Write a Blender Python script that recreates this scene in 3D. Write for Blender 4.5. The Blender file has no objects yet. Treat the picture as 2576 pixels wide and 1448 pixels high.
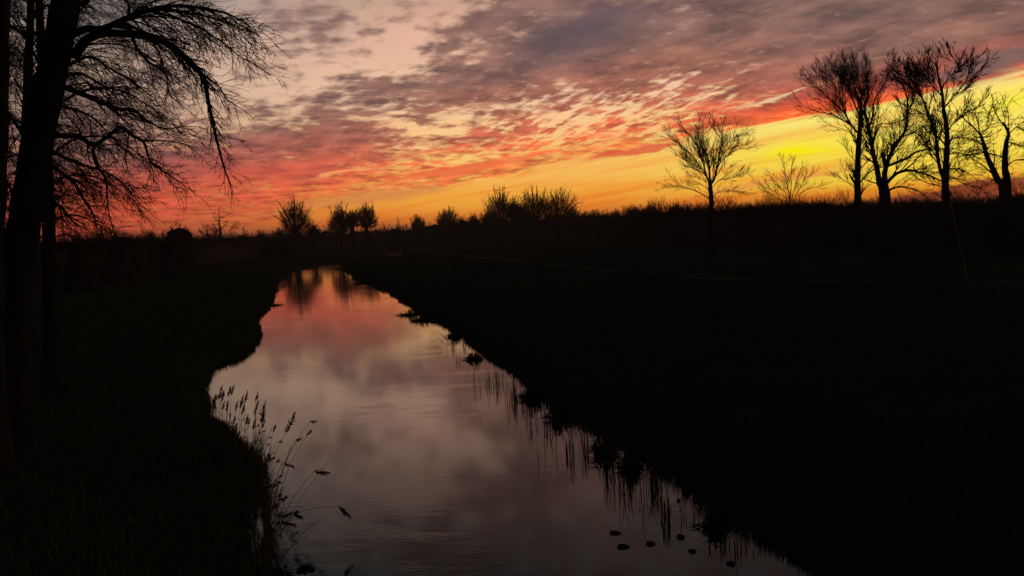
import bpy, math, random
import numpy as np
from math import radians, sin, cos, tan, atan2, sqrt, pi

# ------------------------------------------------------------------ camera
sc = bpy.context.scene
COL = sc.collection
CAM_Z = 4.8          # lens above the meadow
ZW = -1.2            # water level
FPX = 852.0          # focal length for a 1024 px wide frame
PITCH, ROLL = radians(3.95), radians(3.0)
K = 1024.0 / 2576.0
_f = np.array([0, cos(PITCH), -sin(PITCH)]); _r0 = np.array([1.0, 0, 0]); _u0 = np.array([0, sin(PITCH), cos(PITCH)])
_r = _r0 * cos(ROLL) - _u0 * sin(ROLL); _u = _u0 * cos(ROLL) + _r0 * sin(ROLL)
cam_d = bpy.data.cameras.new('camera'); cam = bpy.data.objects.new('camera', cam_d); COL.objects.link(cam)
from mathutils import Matrix, Vector
m = Matrix.Identity(4)
for i in range(3):
    m[i][0] = _r[i]; m[i][1] = _u[i]; m[i][2] = -_f[i]
m[0][3], m[1][3], m[2][3] = 0, 0, CAM_Z
cam.matrix_world = m
cam_d.sensor_width = 36; cam_d.lens = 36 * FPX / 1024
cam_d.clip_start = 0.1; cam_d.clip_end = 20000
sc.camera = cam

def ray(px, py):
    """direction seen at a point of the photograph (2576 wide)"""
    d = _f * FPX + _r * ((px - 1288) * K) + _u * ((724 - py) * K)
    return d / np.linalg.norm(d)
def at(px, py, Y):
    d = ray(px, py); k = Y / d[1]
    return (d[0] * k, Y, CAM_Z + d[2] * k)
def onz(px, py, z):
    d = ray(px, py); k = (z - CAM_Z) / d[2]
    return (d[0] * k, d[1] * k)
def azel(px, py):
    d = ray(px, py)
    return math.degrees(atan2(d[0], d[1])), math.degrees(math.asin(d[2]))

sc.view_settings.view_transform = 'Standard'
sc.view_settings.look = 'None'
sc.view_settings.gamma = 1
sc.view_settings.exposure = 0
sc.view_settings.use_curve_mapping = False

# ------------------------------------------------------------------ world: dusk sky with an altocumulus deck
world = bpy.data.worlds.new('World'); sc.world = world; world.use_nodes = True
wt = world.node_tree
for n in list(wt.nodes): wt.nodes.remove(n)
def lin(c):
    c = c / 255.0
    return c / 12.92 if c <= 0.04045 else ((c + 0.055) / 1.055) ** 2.4
def rgb(t): return (lin(t[0]), lin(t[1]), lin(t[2]), 1)
class NT:
    def __init__(s, tree): s.t = tree
    def put(s, sock, v):
        if isinstance(v, bpy.types.NodeSocket): s.t.links.new(v, sock)
        elif v is not None: sock.default_value = v
    def m(s, op, a, b=None, c=None, clamp=False):
        n = s.t.nodes.new('ShaderNodeMath'); n.operation = op; n.use_clamp = clamp
        s.put(n.inputs[0], a); s.put(n.inputs[1], b)
        if c is not None: s.put(n.inputs[2], c)
        return n.outputs[0]
    def vm(s, op, a, b=None, out=0):
        n = s.t.nodes.new('ShaderNodeVectorMath'); n.operation = op
        s.put(n.inputs[0], a)
        if b is not None:
            if op == 'SCALE': s.put(n.inputs['Scale'], b)
            else: s.put(n.inputs[1], b)
        return n.outputs[out]
    def noise(s, vec, scale, detail=3, rough=0.5, dist=0.0, dim='2D'):
        n = s.t.nodes.new('ShaderNodeTexNoise'); n.noise_dimensions = dim
        s.put(n.inputs['Vector'], vec); n.inputs['Scale'].default_value = scale
        n.inputs['Detail'].default_value = detail; n.inputs['Roughness'].default_value = rough
        n.inputs['Distortion'].default_value = dist
        return n.outputs['Fac']
    def ramp(s, fac, pts, mode='EASE'):
        n = s.t.nodes.new('ShaderNodeValToRGB'); cr = n.color_ramp; cr.interpolation = mode
        while len(cr.elements) > 1: cr.elements.remove(cr.elements[-1])
        cr.elements[0].position = pts[0][0]; cr.elements[0].color = pts[0][1]
        for p, c in pts[1:]:
            e = cr.elements.new(p); e.color = c
        s.put(n.inputs[0], fac); return n.outputs[0]
    def mix(s, fac, a, b, blend='MIX'):
        n = s.t.nodes.new('ShaderNodeMix'); n.data_type = 'RGBA'; n.blend_type = blend
        s.put(n.inputs[0], fac); s.put(n.inputs[6], a); s.put(n.inputs[7], b)
        return n.outputs[2]
    def smooth(s, v, a, b):
        n = s.t.nodes.new('ShaderNodeMapRange'); n.interpolation_type = 'SMOOTHSTEP'
        s.put(n.inputs[0], v); n.inputs[1].default_value = a; n.inputs[2].default_value = b
        return n.outputs[0]
    def comb(s, x, y, z=0.0):
        n = s.t.nodes.new('ShaderNodeCombineXYZ'); s.put(n.inputs[0], x); s.put(n.inputs[1], y); s.put(n.inputs[2], z)
        return n.outputs[0]
    def sep(s, v):
        n = s.t.nodes.new('ShaderNodeSeparateXYZ'); s.put(n.inputs[0], v); return n.outputs
W = NT(wt)
tc = wt.nodes.new('ShaderNodeTexCoord')
D = W.vm('NORMALIZE', tc.outputs['Generated'])
X, Y_, Z = W.sep(D)[:]
A0 = radians(66)                                   # the deck's edge lies square to this bearing
nd = W.vm('DOT_PRODUCT', D, (sin(A0), cos(A0), 0), out=1)
S = W.m('MULTIPLY', W.m('SUBTRACT', Z, W.m('MULTIPLY', nd, 1 / 6.5)), 57.3)      # degrees above the edge of the deck
az = W.m('MULTIPLY', W.m('ARCTAN2', X, Y_), 57.2958)
el = W.m('MULTIPLY', W.m('ARCSINE', Z), 57.2958)
# cloud plane coordinates
h = W.m('MAXIMUM', W.m('ADD', Z, 0.085), 0.03)
q = W.vm('SCALE', D, W.m('DIVIDE', 1.0, h))
q1 = W.vm('DOT_PRODUCT', q, (sin(A0), cos(A0), 0), out=1)
q2 = W.vm('DOT_PRODUCT', q, (-cos(A0), sin(A0), 0), out=1)
Q = W.comb(q1, W.m('MULTIPLY', q2, 0.55))
Qr = W.comb(q1, W.m('MULTIPLY', q2, 0.85), 0.0)
n_big = W.noise(Q, 0.9, 3, 0.5)
n_mid = W.noise(Q, 3.8, 4, 0.58, 0.0)
n_fin = W.noise(Qr, 9.5, 2.5, 0.55, 0.0)
n_dot = W.noise(W.vm('ADD', Qr, (3.7, 9.1, 0)), 15.0, 2, 0.5, 0.0)
n_rip = W.noise(W.comb(W.m('MULTIPLY', q1, 1.0), W.m('MULTIPLY', q2, 0.22)), 4.5, 3, 0.55, 0.6)
# position used for the broad shapes, warped so that their outlines stay ragged
wx = W.m('ADD', az, W.m('MULTIPLY', W.m('SUBTRACT', n_mid, 0.5), 9.0))
wy = W.m('ADD', el, W.m('MULTIPLY', W.m('SUBTRACT', W.noise(W.vm('ADD', Q, (7.3, 2.1, 0)), 3.0, 4, 0.6, 0.3), 0.5), 3.4))
WP = W.comb(wx, wy)
n_soft = W.noise(W.comb(W.m('MULTIPLY', az, 0.09), W.m('MULTIPLY', el, 0.35)), 1.0, 4, 0.55, 0.3)
WP2 = W.comb(W.m('ADD', az, W.m('MULTIPLY', W.m('SUBTRACT', n_mid, 0.5), 4.0)), W.m('ADD', el, W.m('MULTIPLY', W.m('SUBTRACT', n_soft, 0.5), 1.3)))
def blob(px, py, rx, ry, rot=0.0, src=None):
    """soft patch of sky centred on a bearing and elevation; radii in degrees"""
    a, e = azel(px, py)
    n = wt.nodes.new('ShaderNodeMapping'); n.vector_type = 'TEXTURE'
    wt.links.new(src or WP, n.inputs['Vector'])
    n.inputs['Location'].default_value = (a, e, 0); n.inputs['Rotation'].default_value = (0, 0, radians(rot))
    n.inputs['Scale'].default_value = (rx, ry, 1)
    g = wt.nodes.new('ShaderNodeTexGradient'); g.gradient_type = 'QUADRATIC_SPHERE'
    wt.links.new(n.outputs[0], g.inputs[0]); return g.outputs['Fac']
# ---- density of the cloud
den = W.m('MULTIPLY', W.m('SUBTRACT', n_mid, 0.5), 1.7)
den = W.m('ADD', den, W.m('MULTIPLY', W.m('SUBTRACT', n_big, 0.5), 1.5))
den = W.m('ADD', den, W.m('MULTIPLY', W.m('SUBTRACT', n_fin, 0.5), 2.0))
den = W.m('ADD', den, W.m('MULTIPLY', W.m('SUBTRACT', n_dot, 0.5), 0.7))
den = W.m('ADD', den, 0.12)
for args, amp in (
    ((1020, 130, 7.0, 3.0, 10), -1.5), ((860, 190, 6.0, 2.0, 4), -0.6), ((1000, 20, 5, 1.5, 0), -0.4), ((760, 60, 7, 2.6, 4), 0.5), ((1230, 30, 6, 1.6, 8), 0.8),
    ((1080, 305, 7.5, 1.25, -5), -2.0), ((1190, 275, 6, 1.1, 4), -0.5), ((1480, 275, 10, 2.0, 8), -0.5),
    ((1700, 220, 6, 2.0, 14), -0.45), ((2000, 160, 14, 3.5, 10), -0.25), ((620, 180, 7, 3.5, 0), -0.4), ((720, 250, 6, 1.8, 0), -0.35),
    ((960, 212, 7, 1.7, 6), 1.1), ((1500, 90, 16, 7, 12), 0.95), ((2000, 90, 20, 8, 12), 1.0), ((2450, 60, 18, 8, 12), 1.1),
    ((760, 350, 11, 3.4, 2), 1.3), ((1240, 345, 8, 1.8, 6), 0.7), ((1300, 165, 9, 2.0, 18), 0.5),
    ((1380, -75, 9, 3.2, 5), 1.3), ((930, -60, 8, 3, 0), -0.7), ((600, 430, 16, 3.2, 2), 0.9), ((2050, 265, 13, 1.6, 11), 0.9)):
    den = W.m('ADD', den, W.m('MULTIPLY', blob(*args), amp))
n_row = W.noise(W.comb(W.m('ADD', W.m('MULTIPLY', q1, 1.0), W.m('MULTIPLY', q2, -0.15)), W.m('MULTIPLY', q2, 0.30)), 13.0, 3, 0.6, 0.25)
den = W.m('ADD', den, W.m('MULTIPLY', W.m('MULTIPLY', W.m('SUBTRACT', n_row, 0.55), 4.4), W.m('MULTIPLY', blob(1540, 275, 15, 3.4, 8), 2.2, clamp=True)))
cl = W.smooth(den, -0.62, 0.58)
# the deck ends raggedly: below the edge the sky is open
S2 = W.m('ADD', S, W.m('MULTIPLY', W.m('SUBTRACT', n_rip, 0.5), 1.5))
edge = W.smooth(S2, -0.12, 0.3)
cl = W.m('MULTIPLY', cl, edge)
# ---- colours, each a mix of three bearings (left, ahead, right)
def cols(fac, lo, hi, L, C, R):
    f = W.m('DIVIDE', W.m('SUBTRACT', fac, lo), hi - lo, clamp=True)
    k = lambda pts: [((e - lo) / (hi - lo), rgb(c)) for e, c in pts]
    tL = W.smooth(az, -26, -3); tR = W.smooth(az, 4, 25)
    a = W.mix(tL, W.ramp(f, k(L)), W.ramp(f, k(C)))
    return W.mix(tR, a, W.ramp(f, k(R)))
gap = cols(el, 0, 60,
    [(0, (150, 64, 52)), (1.2, (204, 94, 56)), (2.6, (206, 98, 62)), (4, (208, 98, 72)), (5.5, (196, 124, 100)), (7.5, (206, 166, 138)), (10.5, (208, 176, 154)), (14, (164, 152, 144)), (20, (104, 108, 108)), (30, (66, 70, 74)), (60, (36, 38, 44))],
    [(0, (214, 88, 44)), (0.8, (255, 138, 42)), (2.2, (255, 170, 62)), (3.6, (255, 190, 90)), (5, (254, 200, 112)), (6.2, (255, 204, 138)), (9, (246, 200, 164)), (12.5, (232, 182, 156)), (17, (172, 140, 126)), (21, (106, 106, 104)), (28, (80, 88, 90)), (40, (50, 54, 59)), (60, (36, 38, 44))],
    [(0, (214, 74, 28)), (0.9, (255, 152, 34)), (2.0, (255, 208, 66)), (3.6, (255, 226, 86)), (6.0, (255, 232, 110)), (8, (254, 214, 150)), (10, (230, 184, 160)), (14, (184, 150, 138)), (20, (112, 98, 96)), (30, (60, 60, 68)), (60, (36, 38, 44))])
cld = cols(S, -2, 50,
    [(-2, (176, 80, 62)), (1.0, (196, 84, 60)), (2.6, (212, 84, 64)), (4.2, (180, 86, 76)), (6.0, (136, 96, 90)), (10, (142, 116, 108)), (15, (98, 92, 92)), (22, (54, 56, 60)), (50, (28, 30, 36))],
    [(-2, (238, 110, 60)), (0.2, (240, 122, 66)), (1.6, (238, 106, 68)), (2.8, (208, 106, 80)), (4.5, (162, 102, 86)), (7, (142, 104, 94)), (11, (134, 102, 94)), (15, (112, 88, 82)), (21, (62, 63, 66)), (50, (28, 30, 36))],
    [(-2, (250, 130, 40)), (0.2, (244, 98, 52)), (0.8, (218, 82, 60)), (1.5, (170, 92, 80)), (2.6, (140, 100, 90)), (6, (128, 99, 92)), (10, (114, 93, 92)), (18, (64, 60, 66)), (28, (46, 46, 52)), (50, (28, 30, 36))])
# slow mottling inside the cloud
cld = W.mix(1.0, cld, W.ramp(W.noise(Qr, 4.2, 4, 0.6, 0.0), [(0.32, (0.62, 0.65, 0.72, 1)), (0.68, (1.38, 1.30, 1.22, 1))], 'LINEAR'), 'MULTIPLY')
cld = W.mix(W.m('MULTIPLY', W.smooth(n_dot, 0.58, 0.90), 0.28), cld, gap)
# ---- streaks in the open strip near the horizon
ns = W.noise(W.comb(W.m('MULTIPLY', az, 0.045), W.m('ADD', W.m('MULTIPLY', S, 1.0), W.m('MULTIPLY', az, 0.0))), 1.5, 4, 0.55, 0.2)
streak = W.ramp(ns, [(0.32, (0.98, 0.70, 0.62, 1)), (0.5, (1, 1, 1, 1)), (0.7, (1.0, 1.12, 1.15, 1))], 'LINEAR')
gap = W.mix(W.smooth(el, 9, 3), gap, W.mix(1.0, gap, streak, 'MULTIPLY'))
sky = W.mix(cl, gap, cld)
# named features
def tint(px, py, rx, ry, rot, col, amt, sharp=None):
    global sky
    b = blob(px, py, rx, ry, rot, WP2)
    f = W.smooth(b, 0.0, sharp) if sharp else b
    sky = W.mix(W.m('MULTIPLY', f, amt, clamp=True), sky, rgb(col))
tint(2010, 378, 5.6, 1.5, 5, (255, 241, 12), 1.2)
tint(2560, 250, 5, 1.3, 10, (255, 238, 70), 1.1)
tint(1960, 455, 9, 0.55, 6, (248, 165, 70), 0.9, 0.5)
tint(700, 440, 11, 1.5, 3, (206, 86, 68), 0.55, 0.9)
tint(1150, 428, 9, 0.50, 5, (242, 114, 68), 0.9, 0.5)
tint(1300, 500, 12, 0.6, 4, (255, 186, 70), 0.6, 0.6)
tint(860, 441, 4.0, 0.36, 8, (250, 160, 100), 0.9, 0.5)
tint(930, 492, 10, 0.75, 4, (222, 142, 76), 0.7, 0.5)
tint(600, 526, 5, 0.30, 2, (222, 96, 62), 0.7, 0.5)
tint(1600, 386, 6, 0.42, 9, (226, 84, 60), 0.85, 0.5)
tint(1950, 250, 6.0, 0.16, 10.5, (250, 214, 166), 0.75, 0.6)
tint(1480, 75, 13, 4.2, 12, (86, 76, 88), 0.7, 0.9)
tint(2480, 165, 9, 1.8, 9, (120, 96, 92), 0.9, 0.6)
tint(2400, 490, 8.0, 0.95, 7, (120, 42, 38), 0.9, 0.35)
# low murk along the horizon
sky = W.mix(W.m('MULTIPLY', W.smooth(el, 1.6, -0.2), 0.55), sky, W.mix(W.smooth(az, -20, 25), rgb((110, 56, 60)), rgb((190, 66, 30))))
# the far side of the sky, away from the afterglow, is dull slate
back = W.smooth(W.vm('DOT_PRODUCT', D, (sin(radians(32)), cos(radians(32)), 0), out=1), -0.15, 0.42)
zen = W.smooth(el, 50, 14)
sky = W.mix(W.m('MULTIPLY', back, 1.0), W.mix(cl, rgb((36, 39, 47)), rgb((26, 28, 34))), sky)
nis = wt.nodes.new('ShaderNodeTexSky'); nis.sky_type = 'NISHITA'; nis.sun_disc = False
nis.sun_elevation = radians(0.5); nis.sun_rotation = radians(34)
bg1 = wt.nodes.new('ShaderNodeBackground'); W.put(bg1.inputs[0], sky); bg1.inputs[1].default_value = 1.0
bg2 = wt.nodes.new('ShaderNodeBackground'); W.put(bg2.inputs[0], nis.outputs[0]); bg2.inputs[1].default_value = 0.002
ad = wt.nodes.new('ShaderNodeAddShader'); out = wt.nodes.new('ShaderNodeOutputWorld')
wt.links.new(bg1.outputs[0], ad.inputs[0]); wt.links.new(bg2.outputs[0], ad.inputs[1]); wt.links.new(ad.outputs[0], out.inputs[0])
world.cycles.sampling_method = 'MANUAL'; world.cycles.sample_map_resolution = 512

# the sun itself is behind the cloud bank at the horizon: next to no direct light is left
sun_d = bpy.data.lights.new('sun', 'SUN'); sun_d.energy = 0.02; sun_d.angle = radians(6); sun_d.color = (1, 0.5, 0.22)
sun = bpy.data.objects.new('sun', sun_d); COL.objects.link(sun)
sv = Vector((sin(radians(34)) * cos(radians(1.5)), cos(radians(34)) * cos(radians(1.5)), sin(radians(1.5))))
sun.rotation_euler = sv.to_track_quat('Z', 'Y').to_euler()

# ------------------------------------------------------------------ helpers
rnd = random.Random(7)
def mat(name, c1, c2, scale=3.0, rough=0.9, bump=0.3, stretch=None):
    ma = bpy.data.materials.new(name); ma.use_nodes = True; t = ma.node_tree; N = NT(t)
    b = t.nodes['Principled BSDF']; b.inputs['Roughness'].default_value = rough
    if 'Specular IOR Level' in b.inputs: b.inputs['Specular IOR Level'].default_value = 0.0
    co = t.nodes.new('ShaderNodeTexCoord').outputs['Object']
    if stretch: co = N.vm('MULTIPLY', co, stretch)
    f = N.noise(co, scale, 5, 0.6, 0.2, '3D')
    col = N.ramp(f, [(0.3, (*c1, 1)), (0.7, (*c2, 1))], 'LINEAR')
    t.links.new(col, b.inputs['Base Color'])
    if bump:
        bp = t.nodes.new('ShaderNodeBump'); bp.inputs['Strength'].default_value = bump; bp.inputs['Distance'].default_value = 0.05
        t.links.new(f, bp.inputs['Height']); t.links.new(bp.outputs[0], b.inputs['Normal'])
    return ma
M_BARK = mat('bark', (0.013, 0.011, 0.009), (0.030, 0.025, 0.020), 6, 0.95, 0.8, (1, 1, 0.2))
M_TWIG = mat('twig_bark', (0.028, 0.021, 0.017), (0.050, 0.038, 0.030), 4, 0.95, 0)
M_PALE = mat('pale_bark', (0.05, 0.048, 0.042), (0.09, 0.085, 0.075), 5, 0.9, 0.5, (1, 1, 0.25))
M_SOIL = mat('meadow_soil', (0.016, 0.024, 0.011), (0.030, 0.038, 0.018), 0.35, 1.0, 0.6)
M_GRASS = mat('winter_grass', (0.045, 0.060, 0.026), (0.095, 0.095, 0.048), 1.2, 0.9, 0)
M_TRACK = mat('track_gravel', (0.13, 0.125, 0.11), (0.24, 0.23, 0.20), 2.2, 1.0, 0.6)
M_REED = mat('dry_reed', (0.075, 0.058, 0.034), (0.13, 0.10, 0.06), 5, 0.8, 0)
M_PLUME = mat('reed_plume', (0.040, 0.030, 0.024), (0.075, 0.056, 0.044), 9, 1.0, 0)
M_WEED = mat('water_weed', (0.030, 0.030, 0.018), (0.055, 0.05, 0.03), 5, 0.9, 0)

class MB:
    def __init__(s): s.v = []; s.f = []
    def tube(s, pts, rad, n=3, cap=False):
        v, f = s.v, s.f; base = len(v); L = len(pts)
        a = (pts[-1][0] - pts[0][0], pts[-1][1] - pts[0][1], pts[-1][2] - pts[0][2])
        ref = (0, 0, 1) if abs(a[2]) < 0.8 * sqrt(a[0] ** 2 + a[1] ** 2 + a[2] ** 2 + 1e-12) else (0, 1, 0)
        cs = [(cos(2 * pi * k / n + 0.3), sin(2 * pi * k / n + 0.3)) for k in range(n)]
        for i in range(L):
            p = pts[i]; o = pts[min(i + 1, L - 1)]; w = pts[max(i - 1, 0)]
            tx, ty, tz = o[0] - w[0], o[1] - w[1], o[2] - w[2]
            ux, uy, uz = ty * ref[2] - tz * ref[1], tz * ref[0] - tx * ref[2], tx * ref[1] - ty * ref[0]
            l = sqrt(ux * ux + uy * uy + uz * uz) or 1; ux /= l; uy /= l; uz /= l
            vx, vy, vz = ty * uz - tz * uy, tz * ux - tx * uz, tx * uy - ty * ux
            l = sqrt(vx * vx + vy * vy + vz * vz) or 1; r = rad[i]; q = r / l
            for c, sn in cs:
                v.append((p[0] + ux * r * c + vx * q * sn, p[1] + uy * r * c + vy * q * sn, p[2] + uz * r * c + vz * q * sn))
        for i in range(L - 1):
            b0 = base + i * n
            for k in range(n):
                k2 = (k + 1) % n
                f.append((b0 + k, b0 + k2, b0 + n + k2, b0 + n + k))
        if cap:
            f.append(tuple(base + k for k in range(n))[::-1]); f.append(tuple(base + (L - 1) * n + k for k in range(n)))
    def blade(s, p, q_, w, ax):
        b = len(s.v)
        s.v += [(p[0] - ax[0] * w, p[1] - ax[1] * w, p[2] - ax[2] * w), (p[0] + ax[0] * w, p[1] + ax[1] * w, p[2] + ax[2] * w), tuple(q_)]
        s.f.append((b, b + 1, b + 2))
    def build(s, name, ma, parent=None, origin=None, smooth=True):
        me = bpy.data.meshes.new(name)
        vv = np.array(s.v, dtype=np.float32).reshape(-1, 3)
        if origin is not None: vv = vv - np.array(origin, dtype=np.float32)
        me.from_pydata(vv.tolist(), [], s.f)
        if smooth: me.polygons.foreach_set('use_smooth', [True] * len(me.polygons))
        me.materials.append(ma); me.update()
        o = bpy.data.objects.new(name, me); COL.objects.link(o)
        if parent is not None: o.parent = parent
        elif origin is not None: o.location = origin
        return o
def tag(o, label=None, cat=None, group=None, kind=None):
    if label: o['label'] = label
    if cat: o['category'] = cat
    if group: o['group'] = group
    if kind: o['kind'] = kind
    return o
def empty(name, loc, label, cat, group=None):
    o = bpy.data.objects.new(name, None); COL.objects.link(o); o.location = loc; o.empty_display_size = 0.3
    return tag(o, label, cat, group)

# ------------------------------------------------------------------ terrain, river
zc = ZW - 0.40      # mirrored crest of the low bank: what the dark outline in the water really is
Lpx = [(640, 1600), (650, 1448), (640, 1330), (664, 1232), (634, 1176), (590, 1140), (534, 1082), (514, 1000), (524, 950), (565, 930), (625, 905),
       (655, 862), (646, 815), (688, 765), (697, 722), (703, 692), (735, 684), (800, 674), (878, 661)]
Rpx = [(866, 680), (905, 713), (985, 746), (1040, 790), (1110, 822), (1150, 858), (1205, 893), (1290, 960), (1380, 1040),
       (1480, 1108), (1620, 1195), (1740, 1288), (1850, 1370), (1990, 1455), (2250, 1640)]
L = [onz(x, y, zc) for x, y in Lpx]; R = [onz(x, y, zc) for x, y in Rpx]
L = [(L[0][0] - 1.0, -60)] + [(L[0][0], 2)] + L
R = R + [(R[-1][0] + .6, 2), (R[-1][0] + 1.5, -60)]
poly = L + R
far = [onz(x, y, ZW) for x, y in ((948, 629), (1016, 631))] + [onz(x, y, -0.05) for x, y in ((1006, 635), (988, 641.5), (972, 640.5), (978, 635))]
def jag(pl, amp):
    out = []
    for i in range(len(pl)):
        a = np.array(pl[i]); b = np.array(pl[(i + 1) % len(pl)]); d = np.linalg.norm(b - a)
        n = max(1, min(14, int(d / 1.2)))
        nrm = np.array([-(b - a)[1], (b - a)[0]]) / max(d, 1e-6)
        for k in range(n):
            p = a + (b - a) * k / n
            if k: p = p + nrm * rnd.uniform(-amp, amp) * min(1.8, 0.5 + p[1] / 60)
            out.append(tuple(p))
    return out
poly = jag(poly, 0.22)
polys = [np.array(poly), np.array(far)]
def sdist(P):
    """signed distance to the water's edge: negative over the river"""
    best = np.full(len(P), 1e9); inside = np.zeros(len(P), bool)
    for pl in polys:
        A = pl; B = np.roll(pl, -1, axis=0)
        for a, b in zip(A, B):
            ab = b - a; t = np.clip(((P - a) @ ab) / max(ab @ ab, 1e-9), 0, 1)
            dd = np.hypot(P[:, 0] - a[0] - t * ab[0], P[:, 1] - a[1] - t * ab[1]); best = np.minimum(best, dd)
            c = ((a[1] > P[:, 1]) != (b[1] > P[:, 1]))
            with np.errstate(divide='ignore', invalid='ignore'):
                xi = (b[0] - a[0]) * (P[:, 1] - a[1]) / (b[1] - a[1]) + a[0]
            inside ^= c & (P[:, 0] < xi)
    return np.where(inside, -best, best)
def height(P):
    d = sdist(P); x, y = P[:, 0], P[:, 1]
    bank = ZW - 0.05 + 0.55 * (1 - np.exp(-np.maximum(d, 0) / 0.5)) + 0.70 * (1 - np.exp(-np.maximum(d - 0.3, 0) / 5.0))
    z = np.where(d > 0, bank, ZW - 0.05 + np.maximum(d, -1.6) * 0.55)
    und = 0.10 * np.sin(x * 0.21 + 1.3 * np.sin(y * 0.13)) * np.cos(y * 0.17 + x * 0.05) + 0.04 * np.sin(x * 0.9 + y * 0.6) * np.sin(y * 0.8 - x * 0.3)
    return z + und * np.clip(d / 4, 0, 1) * np.clip(1.6 - y / 200, 0.15, 1)
def axis(segs):
    out = []
    for a, b, st in segs: out += list(np.arange(a, b, st))
    return np.array(out + [segs[-1][1]])
gx = axis([(-3000, -600, 400), (-600, -120, 60), (-120, -50, 5), (-50, -22, 1.2), (-22, 14, 0.32), (14, 50, 2.5), (50, 130, 10), (130, 600, 80), (600, 3000, 400)])
gy = axis([(-300, -60, 40), (-60, 0, 5), (0, 70, 0.34), (70, 130, 0.9), (130, 360, 3), (360, 700, 40), (700, 4000, 300)])
GX, GY = np.meshgrid(gx, gy); P = np.stack([GX.ravel(), GY.ravel()], 1)
GZ = height(P)
nx, ny = len(gx), len(gy)
idx = np.arange(nx * ny).reshape(ny, nx)
fc = np.stack([idx[:-1, :-1].ravel(), idx[:-1, 1:].ravel(), idx[1:, 1:].ravel(), idx[1:, :-1].ravel()], 1)
me = bpy.data.meshes.new('ground'); me.from_pydata(np.column_stack([P, GZ]).tolist(), [], fc.tolist())
me.polygons.foreach_set('use_smooth', [True] * len(me.polygons)); me.materials.append(M_SOIL); me.update()
g = bpy.data.objects.new('ground', me); COL.objects.link(g); tag(g, kind='structure')

# water: one still sheet with faint ripples
M_WATER = bpy.data.materials.new('river_water'); M_WATER.use_nodes = True
t = M_WATER.node_tree; N = NT(t); b = t.nodes['Principled BSDF']
b.inputs['Base Color'].default_value = (0.012, 0.012, 0.010, 1); b.inputs['IOR'].default_value = 1.48
b.inputs['Roughness'].default_value = 0.058; b.inputs['Specular Tint'].default_value = (1, 0.87, 0.77, 1)
gp = t.nodes.new('ShaderNodeTexCoord').outputs['Object']
r1 = N.noise(N.vm('MULTIPLY', gp, (1.0, 1.6, 1)), 2.6, 3, 0.55, 0.2)
r2 = N.noise(N.vm('MULTIPLY', gp, (1.6, 6.0, 1)), 2.4, 3, 0.6, 0.6)
patch = N.smooth(N.noise(N.vm('MULTIPLY', gp, (0.6, 1.4, 1)), 0.22, 4, 0.7, 0.2), 0.56, 0.72)
hh = N.m('ADD', N.m('MULTIPLY', r1, 0.07), N.m('MULTIPLY', N.m('MULTIPLY', r2, patch), 0.30))
bp = t.nodes.new('ShaderNodeBump'); bp.inputs['Strength'].default_value = 1.0; bp.inputs['Distance'].default_value = 0.010
t.links.new(hh, bp.inputs['Height']); t.links.new(bp.outputs[0], b.inputs['Normal'])
me = bpy.data.meshes.new('river'); me.from_pydata([(-90, -60, ZW), (40, -60, ZW), (40, 420, ZW), (-90, 420, ZW)], [], [(0, 1, 2, 3)]); me.materials.append(M_WATER)
o = bpy.data.objects.new('river', me); COL.objects.link(o); tag(o, kind='structure')

# farm track: two worn wheel ruts over the meadow
tp = [(1010, 622), (1080, 630), (1150, 640), (1300, 656), (1450, 672), (1600, 685), (1800, 697), (2000, 703), (2200, 709), (2400, 712), (2576, 713), (2800, 713)]
cl_pts = [np.array(onz(x, y, 0.0)) for x, y in tp]
dense = []
for i in range(len(cl_pts) - 1):
    n = max(2, int(np.linalg.norm(cl_pts[i + 1] - cl_pts[i]) / 1.5))
    for k in range(n): dense.append(cl_pts[i] + (cl_pts[i + 1] - cl_pts[i]) * k / n)
dense = np.array(dense)
for _ in range(6): dense[1:-1] = (dense[:-2] + dense[1:-1] * 2 + dense[2:]) / 4
tr = empty('farm_track', (float(dense[len(dense)//2][0]), float(dense[len(dense)//2][1]), 0), None, None); tag(tr, kind='structure')
for side in (-0.85, 0.85):
    tg = np.gradient(dense, axis=0); tg /= np.linalg.norm(tg, axis=1)[:, None]; nr = np.stack([-tg[:, 1], tg[:, 0]], 1)
    vs = []; fs = []
    ws = [0.20 + 0.09 * sin(i * 0.7) * sin(i * 0.23) + rnd.uniform(-.04, .04) for i in range(len(dense))]
    a_ = dense + nr * (side - np.array(ws))[:, None]; b_ = dense + nr * (side + np.array(ws))[:, None]
    za, zb = height(a_), height(b_)
    o_ = np.array(tr.location)
    for i in range(len(dense)):
        vs += [(a_[i][0] - o_[0], a_[i][1] - o_[1], za[i] + 0.02), (b_[i][0] - o_[0], b_[i][1] - o_[1], zb[i] + 0.02)]
        if i: fs.append((2 * i - 2, 2 * i - 1, 2 * i + 1, 2 * i))
    me = bpy.data.meshes.new('wheel_rut'); me.from_pydata(vs, [], fs); me.materials.append(M_TRACK)
    o = bpy.data.objects.new('wheel_rut', me); COL.objects.link(o); o.parent = tr

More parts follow.
